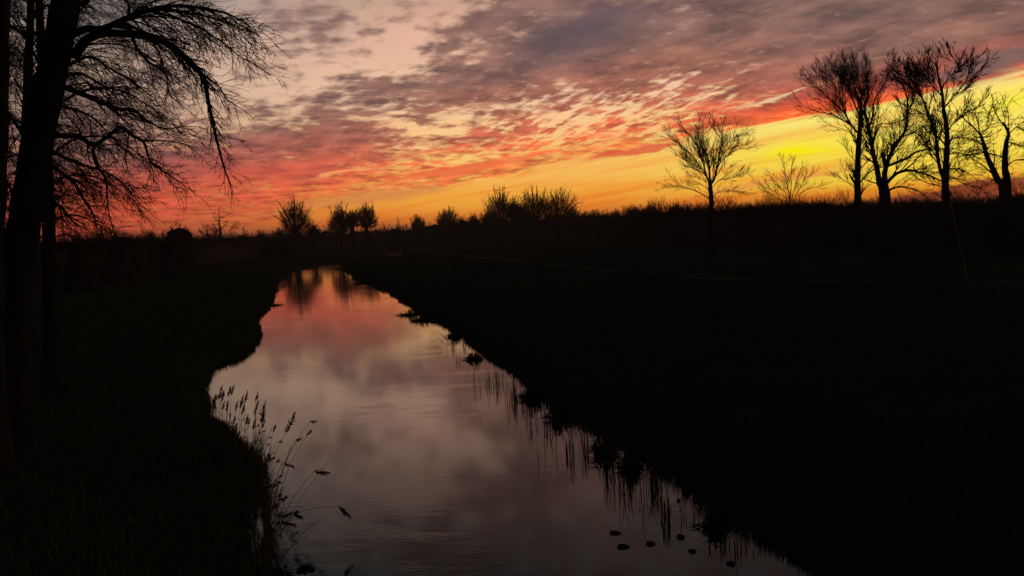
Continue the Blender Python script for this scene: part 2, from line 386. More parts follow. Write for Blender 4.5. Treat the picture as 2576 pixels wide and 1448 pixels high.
# ------------------------------------------------------------------ grass (uncountable): tufts over the banks and meadow
def blades(name, X, Y, Z, hgt, wid, ma, lean=0.35, kind='stuff'):
    n = len(X); rs = np.random.RandomState(len(X))
    a = rs.uniform(0, 2 * pi, n); w = wid * rs.uniform(0.6, 1.3, n); hh = hgt * rs.uniform(0.45, 1.25, n)
    la = rs.uniform(0, 2 * pi, n); ll = hh * rs.uniform(0.05, lean * 2, n)
    bx, by = np.cos(a) * w, np.sin(a) * w
    V = np.zeros((n, 5, 3), np.float32)
    V[:, 0] = np.stack([X - bx, Y - by, Z - 0.03], 1); V[:, 1] = np.stack([X + bx, Y + by, Z - 0.03], 1)
    mx, my, mz = X + np.cos(la) * ll * 0.35, Y + np.sin(la) * ll * 0.35, Z + hh * 0.6
    V[:, 2] = np.stack([mx - bx * .7, my - by * .7, mz], 1); V[:, 3] = np.stack([mx + bx * .7, my + by * .7, mz], 1)
    V[:, 4] = np.stack([X + np.cos(la) * ll, Y + np.sin(la) * ll, Z + hh], 1)
    F = []
    base = np.arange(n) * 5
    q_ = np.stack([base, base + 1, base + 3, base + 2], 1); t_ = np.stack([base + 2, base + 3, base + 4], 1)
    me = bpy.data.meshes.new(name); me.from_pydata(V.reshape(-1, 3).tolist(), [], q_.tolist() + t_.tolist()); me.materials.append(ma)
    o = bpy.data.objects.new(name, me); COL.objects.link(o); tag(o, kind=kind); return o
rs = np.random.RandomState(3)
# fringe right along the water
pl = polys[0]; seg = np.roll(pl, -1, axis=0) - pl; sl = np.hypot(seg[:, 0], seg[:, 1])
okk = (pl[:, 1] > 4) & (np.roll(pl, -1, axis=0)[:, 1] > 4)
wgt = np.where(okk, sl / (1 + pl[:, 1] / 40), 0); wgt /= wgt.sum()
n = 42000; si = rs.choice(len(pl), n, p=wgt); tt = rs.rand(n, 1)
Pb = pl[si] + seg[si] * tt; nrm = np.stack([seg[si, 1], -seg[si, 0]], 1) / sl[si][:, None]
# outward side: test once
off = np.abs(rs.normal(0, 0.55, n)) - 0.12
tst = sdist(Pb + nrm * 0.05); sg = np.where(tst > 0, 1, -1)
Pb = Pb + nrm * (off * sg)[:, None] + rs.normal(0, 0.05, (n, 2))
clump = 0.5 + 0.5 * np.sin(Pb[:, 0] * 1.9 + 2 * np.sin(Pb[:, 1] * 0.8)) * np.sin(Pb[:, 1] * 1.3 + Pb[:, 0])
zz = np.maximum(height(Pb), ZW)
o = blades('bank_grass', Pb[:, 0], Pb[:, 1], zz, 0.15 + 0.24 * clump, 0.006 + Pb[:, 1] * 0.00018, M_GRASS); tag(o, 'dark rank grass fringing both banks of the river', 'grass')
# meadow
n = 90000; yy = 6 + 110 * rs.rand(n) ** 1.7; xx = (rs.rand(n) - 0.5) * 1.5 * yy + rs.normal(0, 2, n)
Pm = np.stack([xx, yy], 1); dd = sdist(Pm); Pm = Pm[dd > 0.4]
c2 = 0.5 + 0.5 * np.sin(Pm[:, 0] * 0.7 + 3 * np.sin(Pm[:, 1] * 0.31)) * np.sin(Pm[:, 1] * 0.5 + Pm[:, 0] * .2)
o = blades('meadow_grass', Pm[:, 0], Pm[:, 1], height(Pm), 0.12 + 0.22 * c2, 0.008 + Pm[:, 1] * 0.0003, M_GRASS); tag(o, 'dark meadow grass on both sides of the river', 'grass')

# ------------------------------------------------------------------ trees
def nrmz(v):
    l = sqrt(v[0] * v[0] + v[1] * v[1] + v[2] * v[2]) or 1
    return (v[0] / l, v[1] / l, v[2] / l)
def perp_rand(d):
    a = (rnd.gauss(0, 1), rnd.gauss(0, 1), rnd.gauss(0, 1)); k = a[0] * d[0] + a[1] * d[1] + a[2] * d[2]
    return nrmz((a[0] - k * d[0], a[1] - k * d[1], a[2] - k * d[2]))
def grow(mb, p, d, L, r, lv, S_):
    """one shoot and its side shoots; S_: settings per tree"""
    n = max(2, min(7, int(L / S_['seg']) + 1)); st = L / n; pts = [p]; rad = [r]; ds = [d]
    tr_ = S_['trop'][min(lv, len(S_['trop']) - 1)]; wig = S_['wig']
    rm = S_['rmin']
    for i in range(n):
        d = nrmz((d[0] + rnd.gauss(0, wig) + tr_[0], d[1] + rnd.gauss(0, wig) + tr_[1], d[2] + rnd.gauss(0, wig) + tr_[2]))
        p = (p[0] + d[0] * st, p[1] + d[1] * st, p[2] + d[2] * st); pts.append(p); ds.append(d)
        rad.append(max(rm * 0.5, r * (1 - 0.75 * (i + 1) / n)))
    mb.tube(pts, rad, 3 if r < 0.05 else 5)
    if lv <= 0: return
    k = max(1, int(S_['kids'] * (0.7 + 0.6 * rnd.random()) * min(2.2, max(0.5, L / S_['lref'][min(lv, len(S_['lref']) - 1)]))))
    for j in range(k):
        t_ = rnd.uniform(0.18, 1.0); i = min(n - 1, int(t_ * n)); fr = t_ * n - i
        a, c = pts[i], pts[i + 1]; pp = (a[0] + (c[0] - a[0]) * fr, a[1] + (c[1] - a[1]) * fr, a[2] + (c[2] - a[2]) * fr)
        pr = perp_rand(ds[i + 1]); sp = rnd.uniform(*S_['spread']); dd_ = ds[i + 1]
        nd_ = nrmz((dd_[0] * cos(sp) + pr[0] * sin(sp), dd_[1] * cos(sp) + pr[1] * sin(sp) * S_.get('flat', 1), dd_[2] * cos(sp) + pr[2] * sin(sp)))
        grow(mb, pp, nd_, L * rnd.uniform(*S_['ratio']) * (1.15 - 0.5 * t_), max(rm, rad[i] * 0.55), lv - 1, S_)
def spline(pts, sub=4):
    out = []
    P_ = [pts[0]] + list(pts) + [pts[-1]]
    for i in range(1, len(P_) - 2):
        a, b_, c, d = P_[i - 1], P_[i], P_[i + 1], P_[i + 2]
        for k in range(sub):
            t_ = k / sub
            out.append(tuple(0.5 * ((2 * b_[j]) + (-a[j] + c[j]) * t_ + (2 * a[j] - 5 * b_[j] + 4 * c[j] - d[j]) * t_ ** 2 + (-a[j] + 3 * b_[j] - 3 * c[j] + d[j]) * t_ ** 3) for j in range(3)))
    out.append(tuple(pts[-1])); return out
def clothe(mb, pts, r0, r1, step, L, lv, S_, t0=0.15, pull=None):
    """side shoots along a limb given as points"""
    tot = sum(math.dist(pts[i], pts[i + 1]) for i in range(len(pts) - 1)); acc = 0; nxt = tot * t0
    for i in range(len(pts) - 1):
        a, b_ = pts[i], pts[i + 1]; dl = math.dist(a, b_)
        while acc + dl > nxt and dl > 1e-6:
            fr = (nxt - acc) / dl; T = nxt / tot
            pp = tuple(a[j] + (b_[j] - a[j]) * fr for j in range(3)); d = nrmz(tuple(b_[j] - a[j] for j in range(3)))
            pr = perp_rand(d); sp = rnd.uniform(*S_['spread'])
            nd_ = (d[0] * cos(sp) + pr[0] * sin(sp), d[1] * cos(sp) + pr[1] * sin(sp) * S_.get('flat', 1), d[2] * cos(sp) + pr[2] * sin(sp))
            if pull: nd_ = tuple(nd_[j] + pull[j] * rnd.uniform(.4, 1) for j in range(3))
            rr = max(S_['rmin'], (r0 + (r1 - r0) * T) * 0.42)
            grow(mb, pp, nrmz(nd_), L * rnd.uniform(0.55, 1.25) * (1.1 - 0.45 * T), min(rr, L * 0.03 + S_['rmin'] * .3), lv, S_)
            nxt += step * rnd.uniform(0.5, 1.5)
        acc += dl
def tree(name, base, trunk, limbs, S_, label, cat='tree', group=None, ma=None, twlen=2.0, step=0.5, lv=2, pull=None, n=8, tw_trunk=True):
    """trunk: (points, r0, r1); limbs: list of (points, r0, r1[, opts])"""
    root = empty(name, base, label, cat, group)
    tp_ = spline(trunk[0]); mb = MB(); L_ = len(tp_)
    def rr(i): 
        k = i / (L_ - 1); f = 1 + 0.45 * max(0, 1 - k * 9)
        return (trunk[1] + (trunk[2] - trunk[1]) * k) * f * (1 + 0.05 * sin(i * 2.1))
    mb.tube(tp_, [rr(i) for i in range(L_)], n, True)
    mb.build('trunk', ma or M_BARK, root, base)
    if tw_trunk:
        mt = MB(); clothe(mt, tp_, trunk[1], trunk[2], step * 1.3, twlen, lv, S_, S_.get('t0', 0.35), pull)
        if mt.v: mt.build('crown', M_TWIG, root, base)
    for lb in limbs:
        pts = spline(lb[0]); o_ = lb[3] if len(lb) > 3 else {}
        m1 = MB(); LL = len(pts)
        m1.tube(pts, [lb[1] + (lb[2] - lb[1]) * (i / (LL - 1)) for i in range(LL)], 6 if lb[1] > .06 else 4, True)
        lo = m1.build('limb', ma or M_BARK, root, base)
        m2 = MB(); clothe(m2, pts, lb[1], lb[2], o_.get('step', step) * S_.get('stepk', 1), o_.get('L', twlen) * S_.get('Lk', 1), o_.get('lv', lv), S_, o_.get('t0', 0.12), o_.get('pull', pull))
        # carry the limb's tip on
        d = nrmz(tuple(pts[-1][j] - pts[-2][j] for j in range(3)))
        grow(m2, pts[-1], d, o_.get('L', twlen) * 0.8, lb[2], lv, S_)
        m2.build('twigs', M_TWIG, lo, base)
    return root
def gz(x, y): return float(height(np.array([[x, y]]))[0])

# --- z: zoomed views the outlines were measured in -> photograph points
def zA(x, y): return (x * 0.4336, y * 0.4336)                       # left tree
def zR(x, y): return (1972 + x * 0.3446, 80.5 + y * 0.3446)         # right group
def zI(x, y): return (1570 + x * 0.2224, 241.5 + y * 0.2224)        # lone tree
def zM(x, y): return (966 + x * 0.3125, 402.5 + y * 0.3125)         # middle trees
def zL(x, y): return (161 + x * 0.3438, 443 + y * 0.3438)           # left distance
def pth(zf, pts, Y, dy=0.0):
    n_ = len(pts); return [at(*zf(*p), Y + dy * i / max(1, n_ - 1)) for i, p in enumerate(pts)]

# ---- big leaning tree on the left bank (its twigs hang down and outwards over the river)
SL = dict(seg=0.22, wig=0.12, rmin=0.0078, kids=4.2, lref=(0.5, 0.8, 1.2), spread=(0.35, 0.95), ratio=(0.42, 0.72),
          trop=((0.02, 0, -0.02), (0.05, 0, -0.09), (0.06, 0, -0.10), (0.05, 0, -0.06)), t0=0.35, flat=0.9, Lk=1.25, stepk=0.8)
YL = 22.0
tb = at(18, 1090, YL); tb = (tb[0], YL, gz(tb[0], YL) - 0.15)
tk = [tb, at(40, 700, YL), at(62, 560, YL), at(84, 420, YL), at(122, 220, YL), at(150, 90, YL), at(172, -40, YL), at(190, -230, YL + .3), at(235, -420, YL + .6), at(250, -600, YL + .6)]
def LA(pts, r0, r1, dy=0, y0=0, **o): return (pth(zA, pts, YL + y0, dy), r0, r1, o)
PD = (0.35, 0, -0.35)
limbsA = [
    LA([(420, 200), (500, 168), (600, 165), (740, 105), (860, 62), (1000, 36), (1150, 45), (1300, 75), (1400, 120)], 0.105, 0.016, -1.5, L=1.5, step=0.13, pull=PD, t0=.2),
    LA([(430, 330), (500, 235), (600, 197), (750, 200), (930, 235), (1050, 315), (1130, 385), (1185, 460), (1210, 600), (1245, 760), (1285, 920), (1320, 1030)], 0.125, 0.016, -2.0, L=0.85, step=0.12, pull=(0.5, 0, -0.35), t0=.3),
    LA([(1150, 410), (1200, 450), (1270, 500), (1310, 570), (1380, 620)], 0.03, 0.012, 0, -1.7, L=.6, step=.14, pull=PD),
    LA([(760, 200), (790, 270), (850, 350), (960, 430), (980, 540), (1040, 600)], 0.045, 0.012, 0, -.7, L=0.8, step=0.14, pull=PD),
    LA([(740, 110), (750, 60), (735, 0), (700, -90)], 0.04, 0.014, 0.5, -.4, L=1.0, step=0.15, pull=(0.3, 0, -0.1)),
    LA([(860, 62), (1000, 100), (1150, 160), (1280, 240), (1380, 320), (1500, 390)], 0.035, 0.010, -.5, -.8, L=0.8, step=0.15, pull=PD),
    LA([(930, 50), (1080, 75), (1250, 110), (1380, 165), (1480, 240)], 0.03, 0.010, 0.7, -.8, L=0.7, step=0.15, pull=PD),
    LA([(370, 505), (500, 555), (600, 600), (680, 632), (780, 640), (850, 700), (950, 745), (1060, 735)], 0.085, 0.012, 1.5, L=1.1, step=0.13, pull=PD),
    LA([(320, 785), (400, 790), (460, 790), (540, 840), (620, 795), (705, 740), (770, 790), (835, 825), (870, 930), (960, 1000), (1070, 1075)], 0.075, 0.012, -1.2, L=0.8, step=0.14, pull=PD, t0=.2),
    LA([(540, 840), (555, 950), (610, 1030), (622, 1130), (630, 1230), (655, 1330)], 0.05, 0.014, 0.5, -.5, L=0.7, step=0.14, pull=PD),
    LA([(835, 820), (930, 815), (1040, 830), (1140, 860)], 0.022, 0.009, 0.0, -.9, L=0.6, step=0.14, pull=PD),
    LA([(300, 880), (400, 925), (470, 955), (590, 990), (690, 1045), (760, 1120), (810, 1180)], 0.05, 0.012, 1.5, L=0.9, step=0.13, pull=PD),
    LA([(300, 960), (380, 1020), (430, 1060), (480, 1150), (540, 1240), (560, 1320)], 0.06, 0.016, -1.0, L=0.9, step=0.13, pull=PD),
    LA([(250, 1100), (330, 1180), (380, 1230), (430, 1290), (500, 1330)], 0.05, 0.014, 1.0, L=0.8, step=0.14, pull=PD),
    LA([(460, 800), (465, 740), (500, 670), (550, 630)], 0.02, 0.008, 0.0, -.4, L=0.5, step=0.2, pull=PD),
    LA([(400, 380), (520, 330), (640, 400), (760, 470), (880, 560)], 0.05, 0.010, 2.5, 0.2, L=1.1, step=0.13, pull=PD),
    LA([(380, 440), (480, 430), (600, 500), (730, 540), (860, 610)], 0.045, 0.010, 1.8, 0.2, L=1.0, step=0.13, pull=PD),
    LA([(350, 620), (450, 640), (560, 700), (650, 800), (740, 880)], 0.04, 0.010, 2.2, 0.1, L=0.9, step=0.14, pull=PD),
    LA([(480, 30), (560, -60), (700, -160), (880, -220), (1050, -200)], 0.08, 0.014, 1.5, 0, L=1.4, step=0.2, pull=PD),
    LA([(430, -200), (300, -340), (120, -420), (-60, -430)], 0.09, 0.014, 1.5, 0, L=1.4, step=0.3, pull=(-.2, 0, -.2)),
    LA([(500, -500), (640, -640), (760, -800), (900, -900)], 0.09, 0.014, -1.5, 0.3, L=1.5, step=0.3),
    LA([(560, -700), (520, -900), (450, -1050), (430, -1200)], 0.09, 0.014, .5, 0.3, L=1.5, step=0.3),
]
tree('bare_tree', tb, (tk, 0.43, 0.29), limbsA, SL, 'big dark leaning tree at the left whose bare limbs droop over the river', ma=M_BARK, twlen=1.2, step=0.5, pull=PD, n=14, lv=2)

# ---- dark trunk at the very left edge of the frame, and two slimmer trees behind
SL2 = dict(SL); SL2['trop'] = ((0.02, 0, -0.03), (0.04, 0, -0.08), (0.05, 0, -0.08)); SL2['rmin'] = 0.009; SL2['kids'] = 3.8
def LB(pts, r0, r1, Y, dy=0, **o): return ([at(x, y, Y + dy * i / (len(pts) - 1)) for i, (x, y) in enumerate(pts)], r0, r1, o)
b = at(-30, 1200, 19); b = (b[0], 19, gz(b[0], 19) - .15)
tree('bare_tree', b, ([b, at(-34, 700, 19), at(-22, 430, 19), at(-14, 200, 19), at(-8, 0, 19), at(2, -260, 19), at(20, -520, 19)], 0.38, 0.2),
     [LB([(5, 260), (50, 330), (90, 420), (120, 520)], .05, .012, 19, 2, L=1.0, step=.15, pull=PD),
      LB([(10, 60), (60, 90), (100, 170), (140, 260)], .05, .012, 19, 2.5, L=1.1, step=.15, pull=PD),
      LB([(0, 420), (40, 500), (70, 560), (110, 600)], .04, .012, 19, 2, L=.9, step=.16, pull=PD),
      LB([(12, -40), (70, -90), (150, -60), (230, 20)], .05, .012, 19, 3, L=1.1, step=.18, pull=PD),
      LB([(5, 150), (-90, 60), (-220, 20), (-330, 60)], .07, .012, 19, 1, L=1.1, step=.3, pull=(-.3, 0, -.3)),
      LB([(20, -350), (120, -480), (220, -560)], .07, .012, 19, 1, L=1.3, step=.3)],
     SL2, 'black tree trunk cut off by the left edge of the picture', twlen=1.1, step=.5, pull=(.1, 0, -.3), n=10)
b = at(126, 900, 31); b = (b[0], 31, gz(b[0], 31) - .15)
tree('bare_tree', b, ([b, at(124, 640, 31), at(121, 480, 31), at(112, 300, 31), at(104, 120, 31), at(96, -60, 31), at(90, -300, 31)], 0.27, 0.09),
     [LB([(120, 470), (180, 440), (250, 450), (330, 500)], .05, .012, 31, 1, L=1.4, step=.17, pull=PD),
      LB([(118, 400), (190, 350), (290, 350), (390, 420)], .05, .012, 31, 2, L=1.5, step=.17, pull=PD),
      LB([(112, 300), (200, 230), (310, 230), (420, 300)], .05, .012, 31, 3, L=1.6, step=.16, pull=PD),
      LB([(108, 200), (200, 120), (330, 120), (450, 200)], .05, .012, 31, 2, L=1.6, step=.16, pull=PD),
      LB([(104, 100), (190, 10), (310, 0), (430, 70)], .05, .012, 31, 1, L=1.6, step=.18, pull=PD),
      LB([(116, 360), (60, 330), (20, 380)], .04, .012, 31, 1, L=1.3, step=.16, pull=(-.1, 0, -.4)),
      LB([(112, 160), (70, 90), (30, 110)], .04, .012, 31, 1, L=1.3, step=.15, pull=(-.1, 0, -.4)),
      LB([(122, 560), (180, 540), (240, 560), (290, 600)], .04, .012, 31, 1, L=1.2, step=.16, pull=PD),
      LB([(124, 600), (170, 590), (220, 610)], .04, .012, 31, 1, L=1.0, step=.16, pull=PD)],
     SL2, 'slender bare tree right behind the big leaning trunk', twlen=1.4, step=.25, pull=(.2, 0, -.3), n=8)
b = at(70, 900, 36); b = (b[0], 36, gz(b[0], 36) - .15)
tree('bare_tree', b, ([b, at(70, 640, 36), at(66, 400, 36), at(70, 200, 36), at(78, 0, 36), at(80, -250, 36)], 0.30, 0.10),
     [LB([(70, 100), (20, 30), (-30, 20)], .05, .012, 36, 1, L=1.8, step=.2), LB([(68, 300), (110, 230), (150, 200)], .05, .012, 36, 1, L=1.8, step=.2),
      LB([(70, 200), (40, 140), (10, 130)], .05, .012, 36, 1, L=1.8, step=.2), LB([(76, 50), (120, -20), (170, -60)], .05, .012, 36, 1, L=1.8, step=.2)] + [LB([(70, y_), (70 + s_ * 35, y_ - 30), (70 + s_ * 75, y_ - 10)], .045, .012, 36, s_, L=1.7, step=.14) for y_ in range(60, 560, 45) for s_ in (-1, 1)],
     SL2, 'straight bare tree seen in the gap between the two leftmost trunks', twlen=1.6, step=.25, pull=(.0, 0, -.3), n=8)

# ---- right-hand trees
SR = dict(seg=0.7, wig=0.09, rmin=0.0155, kids=5.4, Lk=1.3, stepk=0.8, lref=(0.8, 1.3, 2.2), spread=(0.25, 0.65), ratio=(0.45, 0.72),
          trop=((0, 0, 0.07), (0, 0, 0.09), (0, 0, 0.08)), t0=0.3)
SRh = dict(SR); SRh['trop'] = ((0, 0, 0.0), (0, 0, 0.02), (0, 0, 0.02))
def LR(zf, pts, r0, r1, Y, dy=0, **o): return (pth(zf, pts, Y, dy), r0, r1, o)
# lone vase-shaped tree
Y = 110
x0 = at(*zI(992, 1500), Y)[0]; b = (x0, Y, gz(x0, Y) - .1)
tree('bare_tree', b, ([b] + pth(zI, [(988, 1240), (984, 1120), (975, 1040), (970, 960)], Y), 0.34, 0.24),
     [LR(zI, [(972, 990), (930, 900), (890, 740), (820, 560), (760, 460), (660, 360)], .16, .04, Y, 1.5),
      LR(zI, [(972, 970), (965, 850), (945, 700), (870, 580), (840, 440), (850, 330)], .15, .04, Y, -1.5),
      LR(zI, [(975, 1000), (1020, 940), (1060, 780), (1080, 650), (1110, 520), (1110, 350)], .17, .04, Y, 1.0),
      LR(zI, [(1040, 850), (1100, 740), (1200, 660), (1290, 600), (1400, 590)], .07, .03, Y, -1.5),
      LR(zI, [(1075, 660), (1150, 560), (1230, 480), (1330, 430)], .06, .03, Y, 2),
      LR(zI, [(930, 900), (830, 760), (720, 620), (620, 540), (540, 480)], .10, .03, Y, 1.5),
      LR(zI, [(940, 880), (860, 860), (760, 800), (690, 730), (620, 680)], .06, .025, Y, -1),
      LR(zI, [(960, 930), (950, 780), (900, 650), (880, 480), (960, 380)], .07, .03, Y, 2.0),
      LR(zI, [(1010, 960), (1010, 800), (1040, 660), (1050, 500), (1010, 330)], .07, .03, Y, -2.0),
      LR(zI, [(980, 1170), (880, 1110), (800, 1070), (690, 1040), (560, 1020), (480, 1005)], .07, .025, Y, 1, L=1.5, step=.5),
      LR(zI, [(690, 1040), (600, 980), (540, 930), (510, 900)], .04, .02, Y, 0, L=1.2, step=.5),
      LR(zI, [(960, 1060), (890, 1010), (820, 970)], .05, .025, Y, 0, L=1.6, step=.5),
      LR(zI, [(950, 980), (860, 930), (780, 905)], .05, .025, Y, 0, L=1.6, step=.5),
      LR(zI, [(1000, 1170), (1040, 1100), (1110, 1080), (1230, 1070), (1380, 1090)], .05, .025, Y, -1, L=1.5, step=.5),
      LR(zI, [(1010, 1020), (1080, 950), (1180, 940), (1290, 900), (1350, 860)], .05, .025, Y, 1, L=1.7, step=.35),
      LR(zI, [(1080, 950), (1150, 900), (1130, 860), (1220, 800)], .04, .02, Y, 1, L=1.4, step=.4)],
     SR, 'lone bare vase-shaped tree left of the yellow gap in the clouds', twlen=1.9, step=.34, lv=2, n=8)
# twiggy low shrub tree
Y = 120
x0 = at(1986, 600, Y)[0]; b = (x0, Y, gz(x0, Y) - .1)
SS = dict(SR); SS['kids'] = 3.4; SS['rmin'] = 0.024
tree('shrub', b, ([b] + [at(1987, 520, Y), at(1985, 495, Y)], 0.16, 0.09),
     [LR(zI, [(1880, 1150), (1840, 1000), (1820, 860), (1790, 720)], .07, .02, Y, 0), LR(zI, [(1880, 1150), (1890, 1000), (1890, 850), (1910, 740)], .07, .02, Y, 1),
      LR(zI, [(1870, 1150), (1780, 1040), (1690, 950), (1640, 890)], .06, .02, Y, -1), LR(zI, [(1930, 1140), (2000, 1020), (2060, 930), (2140, 860)], .06, .02, Y, 1),
      LR(zI, [(1860, 1160), (1740, 1100), (1600, 1030), (1500, 975)], .05, .02, Y, 0), LR(zI, [(1960, 1130), (2060, 1060), (2150, 1040), (2250, 1010)], .05, .02, Y, 0),
      LR(zI, [(1900, 1150), (1950, 980), (1970, 880), (2030, 800)], .06, .02, Y, 2), LR(zI, [(1800, 1200), (1700, 1130), (1590, 1060)], .04, .02, Y, -1)],
     SS, 'low wispy bare shrub fanning up between the lone tree and the tall group', cat='shrub', twlen=1.5, step=.5, lv=1, n=6)
# tall group: left tree with the broken stub
Y = 92
x0 = at(*zR(545, 1560), Y)[0]; b = (x0, Y, gz(x0, Y) - .1)
tree('bare_tree', b, ([b] + pth(zR, [(540, 1220), (538, 1100), (542, 900), (552, 740), (562, 600), (560, 500), (600, 400), (590, 320)], Y), 0.42, 0.07),
     [LR(zR, [(530, 1130), (510, 1090), (490, 1060)], .16, .12, Y, -.5, L=.6, step=3, lv=0),
      LR(zR, [(550, 750), (500, 690), (450, 600), (420, 520), (400, 440), (330, 340)], .12, .03, Y, 1.5),
      LR(zR, [(490, 680), (420, 640), (340, 600), (270, 590), (200, 565)], .08, .03, Y, -1, L=2.2, step=.35),
      LR(zR, [(450, 600), (370, 520), (300, 460), (240, 400)], .07, .03, Y, 1),
      LR(zR, [(560, 620), (520, 540), (480, 440), (440, 350), (420, 290)], .09, .03, Y, -1.5),
      LR(zR, [(560, 560), (540, 470), (510, 380), (500, 300)], .08, .03, Y, 1),
      LR(zR, [(545, 850), (510, 800), (490, 740), (400, 700), (350, 690)], .05, .02, Y, 0, L=1.6, step=.5),
      LR(zR, [(545, 860), (600, 770), (660, 740)], .05, .02, Y, 0, L=1.4, step=.6),
      LR(zR, [(535, 960), (480, 900), (440, 830)], .04, .02, Y, 0, L=1.5, step=.5),
      LR(zR, [(540, 1120), (590, 1060), (650, 1005), (720, 980)], .09, .04, Y, -1, L=1.6, step=.5),
      LR(zR, [(525, 1150), (470, 1100), (400, 1060)], .04, .02, Y, 0, L=1.6, step=.4)],
     SR, 'tall bare tree with a broken side stub, leftmost of the group at the right', twlen=2.5, step=.32, lv=2, n=9)
# big double-limbed tree
Y = 85
x0 = at(*zR(745, 1620), Y)[0]; b = (x0, Y, gz(x0, Y) - .1)
tree('bare_tree', b, ([b] + pth(zR, [(740, 1260), (730, 1150), (715, 1090)], Y), 0.62, 0.46),
     [LR(zR, [(700, 1120), (680, 1000), (655, 900), (630, 760), (610, 660), (590, 560), (620, 420), (600, 300)], .30, .04, Y, -1),
      LR(zR, [(730, 1120), (742, 1000), (785, 880), (840, 790), (885, 720), (900, 620), (900, 480), (860, 380)], .28, .04, Y, 1.5),
      LR(zR, [(620, 700), (650, 600), (660, 500), (720, 400), (760, 320)], .10, .03, Y, -1),
      LR(zR, [(600, 620), (560, 540), (520, 460), (470, 400)], .08, .03, Y, 1.5),
      LR(zR, [(640, 700), (720, 670), (800, 670), (880, 640)], .06, .02, Y, 0, L=1.8, step=.5),
      LR(zR, [(860, 770), (930, 740), (1000, 700), (1050, 680)], .08, .03, Y, 1, L=1.8, step=.45),
      LR(zR, [(690, 930), (720, 890), (780, 870), (850, 860)], .06, .03, Y, -1, L=1.5, step=.5),
      LR(zR, [(750, 980), (830, 950), (900, 920), (960, 880), (1040, 858), (1120, 860), (1220, 850), (1320, 870)], .15, .03, Y, 1.5, L=1.9, step=.4),
      LR(zR, [(745, 1110), (790, 1060), (840, 1025), (920, 1010), (990, 1025), (1080, 1055), (1150, 1090)], .20, .05, Y, -2, L=1.8, step=.4),
      LR(zR, [(990, 1020), (1080, 1020), (1200, 1050), (1300, 1080)], .06, .02, Y, 0, L=1.5, step=.4),
      LR(zR, [(750, 1165), (800, 1140), (860, 1130), (950, 1150), (1010, 1180), (1060, 1220)], .12, .03, Y, -1, L=1.4, step=.4),
      LR(zR, [(700, 1110), (640, 1095), (590, 1080)], .07, .03, Y, -1, L=1.3, step=.5),
      LR(zR, [(895, 600), (940, 520), (960, 420), (940, 330)], .08, .03, Y, 1),
      LR(zR, [(780, 880), (790, 800), (780, 740)], .05, .02, Y, 1, L=1.3, step=.5)],
     SR, 'thick forked bare tree in the middle of the group, long arching limbs to the right', twlen=2.3, step=.34, lv=2, n=12)
# slim tall tree by the track, pale stem
Y = 56
bx, by = onz(2417, 710, 0.0); Y = by; b = (bx, by, gz(bx, by) - .1)
SP = dict(SR); SP['rmin'] = 0.018; SP['seg'] = .35; SP['lref'] = (0.6, 1.0, 1.6)
tree('pale_stemmed_tree', b, ([b, at(2408, 640, Y), at(2392, 560, Y), at(2380, 500, Y)] + pth(zR, [(1178, 1080), (1185, 950), (1192, 800), (1186, 680), (1165, 560), (1155, 450), (1130, 340), (1110, 220)], Y), 0.30, 0.035),
     [LR(zR, [(1170, 1080), (1140, 1000), (1120, 880), (1105, 740), (1080, 660), (1040, 560), (1005, 470), (960, 380)], .13, .025, Y, 1),
      LR(zR, [(1090, 680), (1050, 620), (980, 580), (930, 560)], .04, .015, Y, 1, L=1.3, step=.3),
      LR(zR, [(1040, 560), (1010, 480), (900, 380), (840, 300)], .05, .015, Y, 1, L=1.5, step=.22),
      LR(zR, [(1155, 470), (1090, 400), (1040, 330), (1010, 280)], .05, .015, Y, -1, L=1.5, step=.22),
      LR(zR, [(1150, 420), (1200, 340), (1270, 280), (1260, 220)], .05, .015, Y, 1, L=1.5, step=.22),
      LR(zR, [(1165, 560), (1240, 470), (1300, 400), (1350, 330)], .05, .015, Y, -1, L=1.5, step=.22),
      LR(zR, [(1190, 740), (1240, 660), (1310, 600), (1400, 560)], .05, .015, Y, 1, L=1.3, step=.28),
      LR(zR, [(1190, 800), (1270, 770), (1350, 780), (1440, 770)], .05, .015, Y, -1, L=1.2, step=.3),
      LR(zR, [(1188, 900), (1260, 880), (1340, 900), (1420, 890)], .05, .015, Y, 1, L=1.1, step=.3),
      LR(zR, [(1180, 1080), (1240, 1070), (1300, 1100), (1380, 1130)], .05, .015, Y, -1, L=1.0, step=.3),
      LR(zR, [(1185, 1000), (1260, 1000), (1330, 1020), (1400, 1070)], .05, .015, Y, 1, L=1.0, step=.3),
      LR(zR, [(1188, 840), (1140, 780), (1080, 740), (1010, 730)], .05, .015, Y, 1, L=1.2, step=.3),
      LR(zR, [(1178, 1140), (1120, 1120), (1040, 1100), (960, 1060)], .04, .015, Y, 1, L=1.0, step=.3),
      LR(zR, [(1180, 1130), (1210, 1160), (1230, 1210), (1290, 1215)], .04, .015, Y, -1, L=.9, step=.3)],
     SP, 'slim tall bare tree with a pale stem standing beside the field track', ma=M_PALE, twlen=1.5, step=.24, lv=2, n=8)
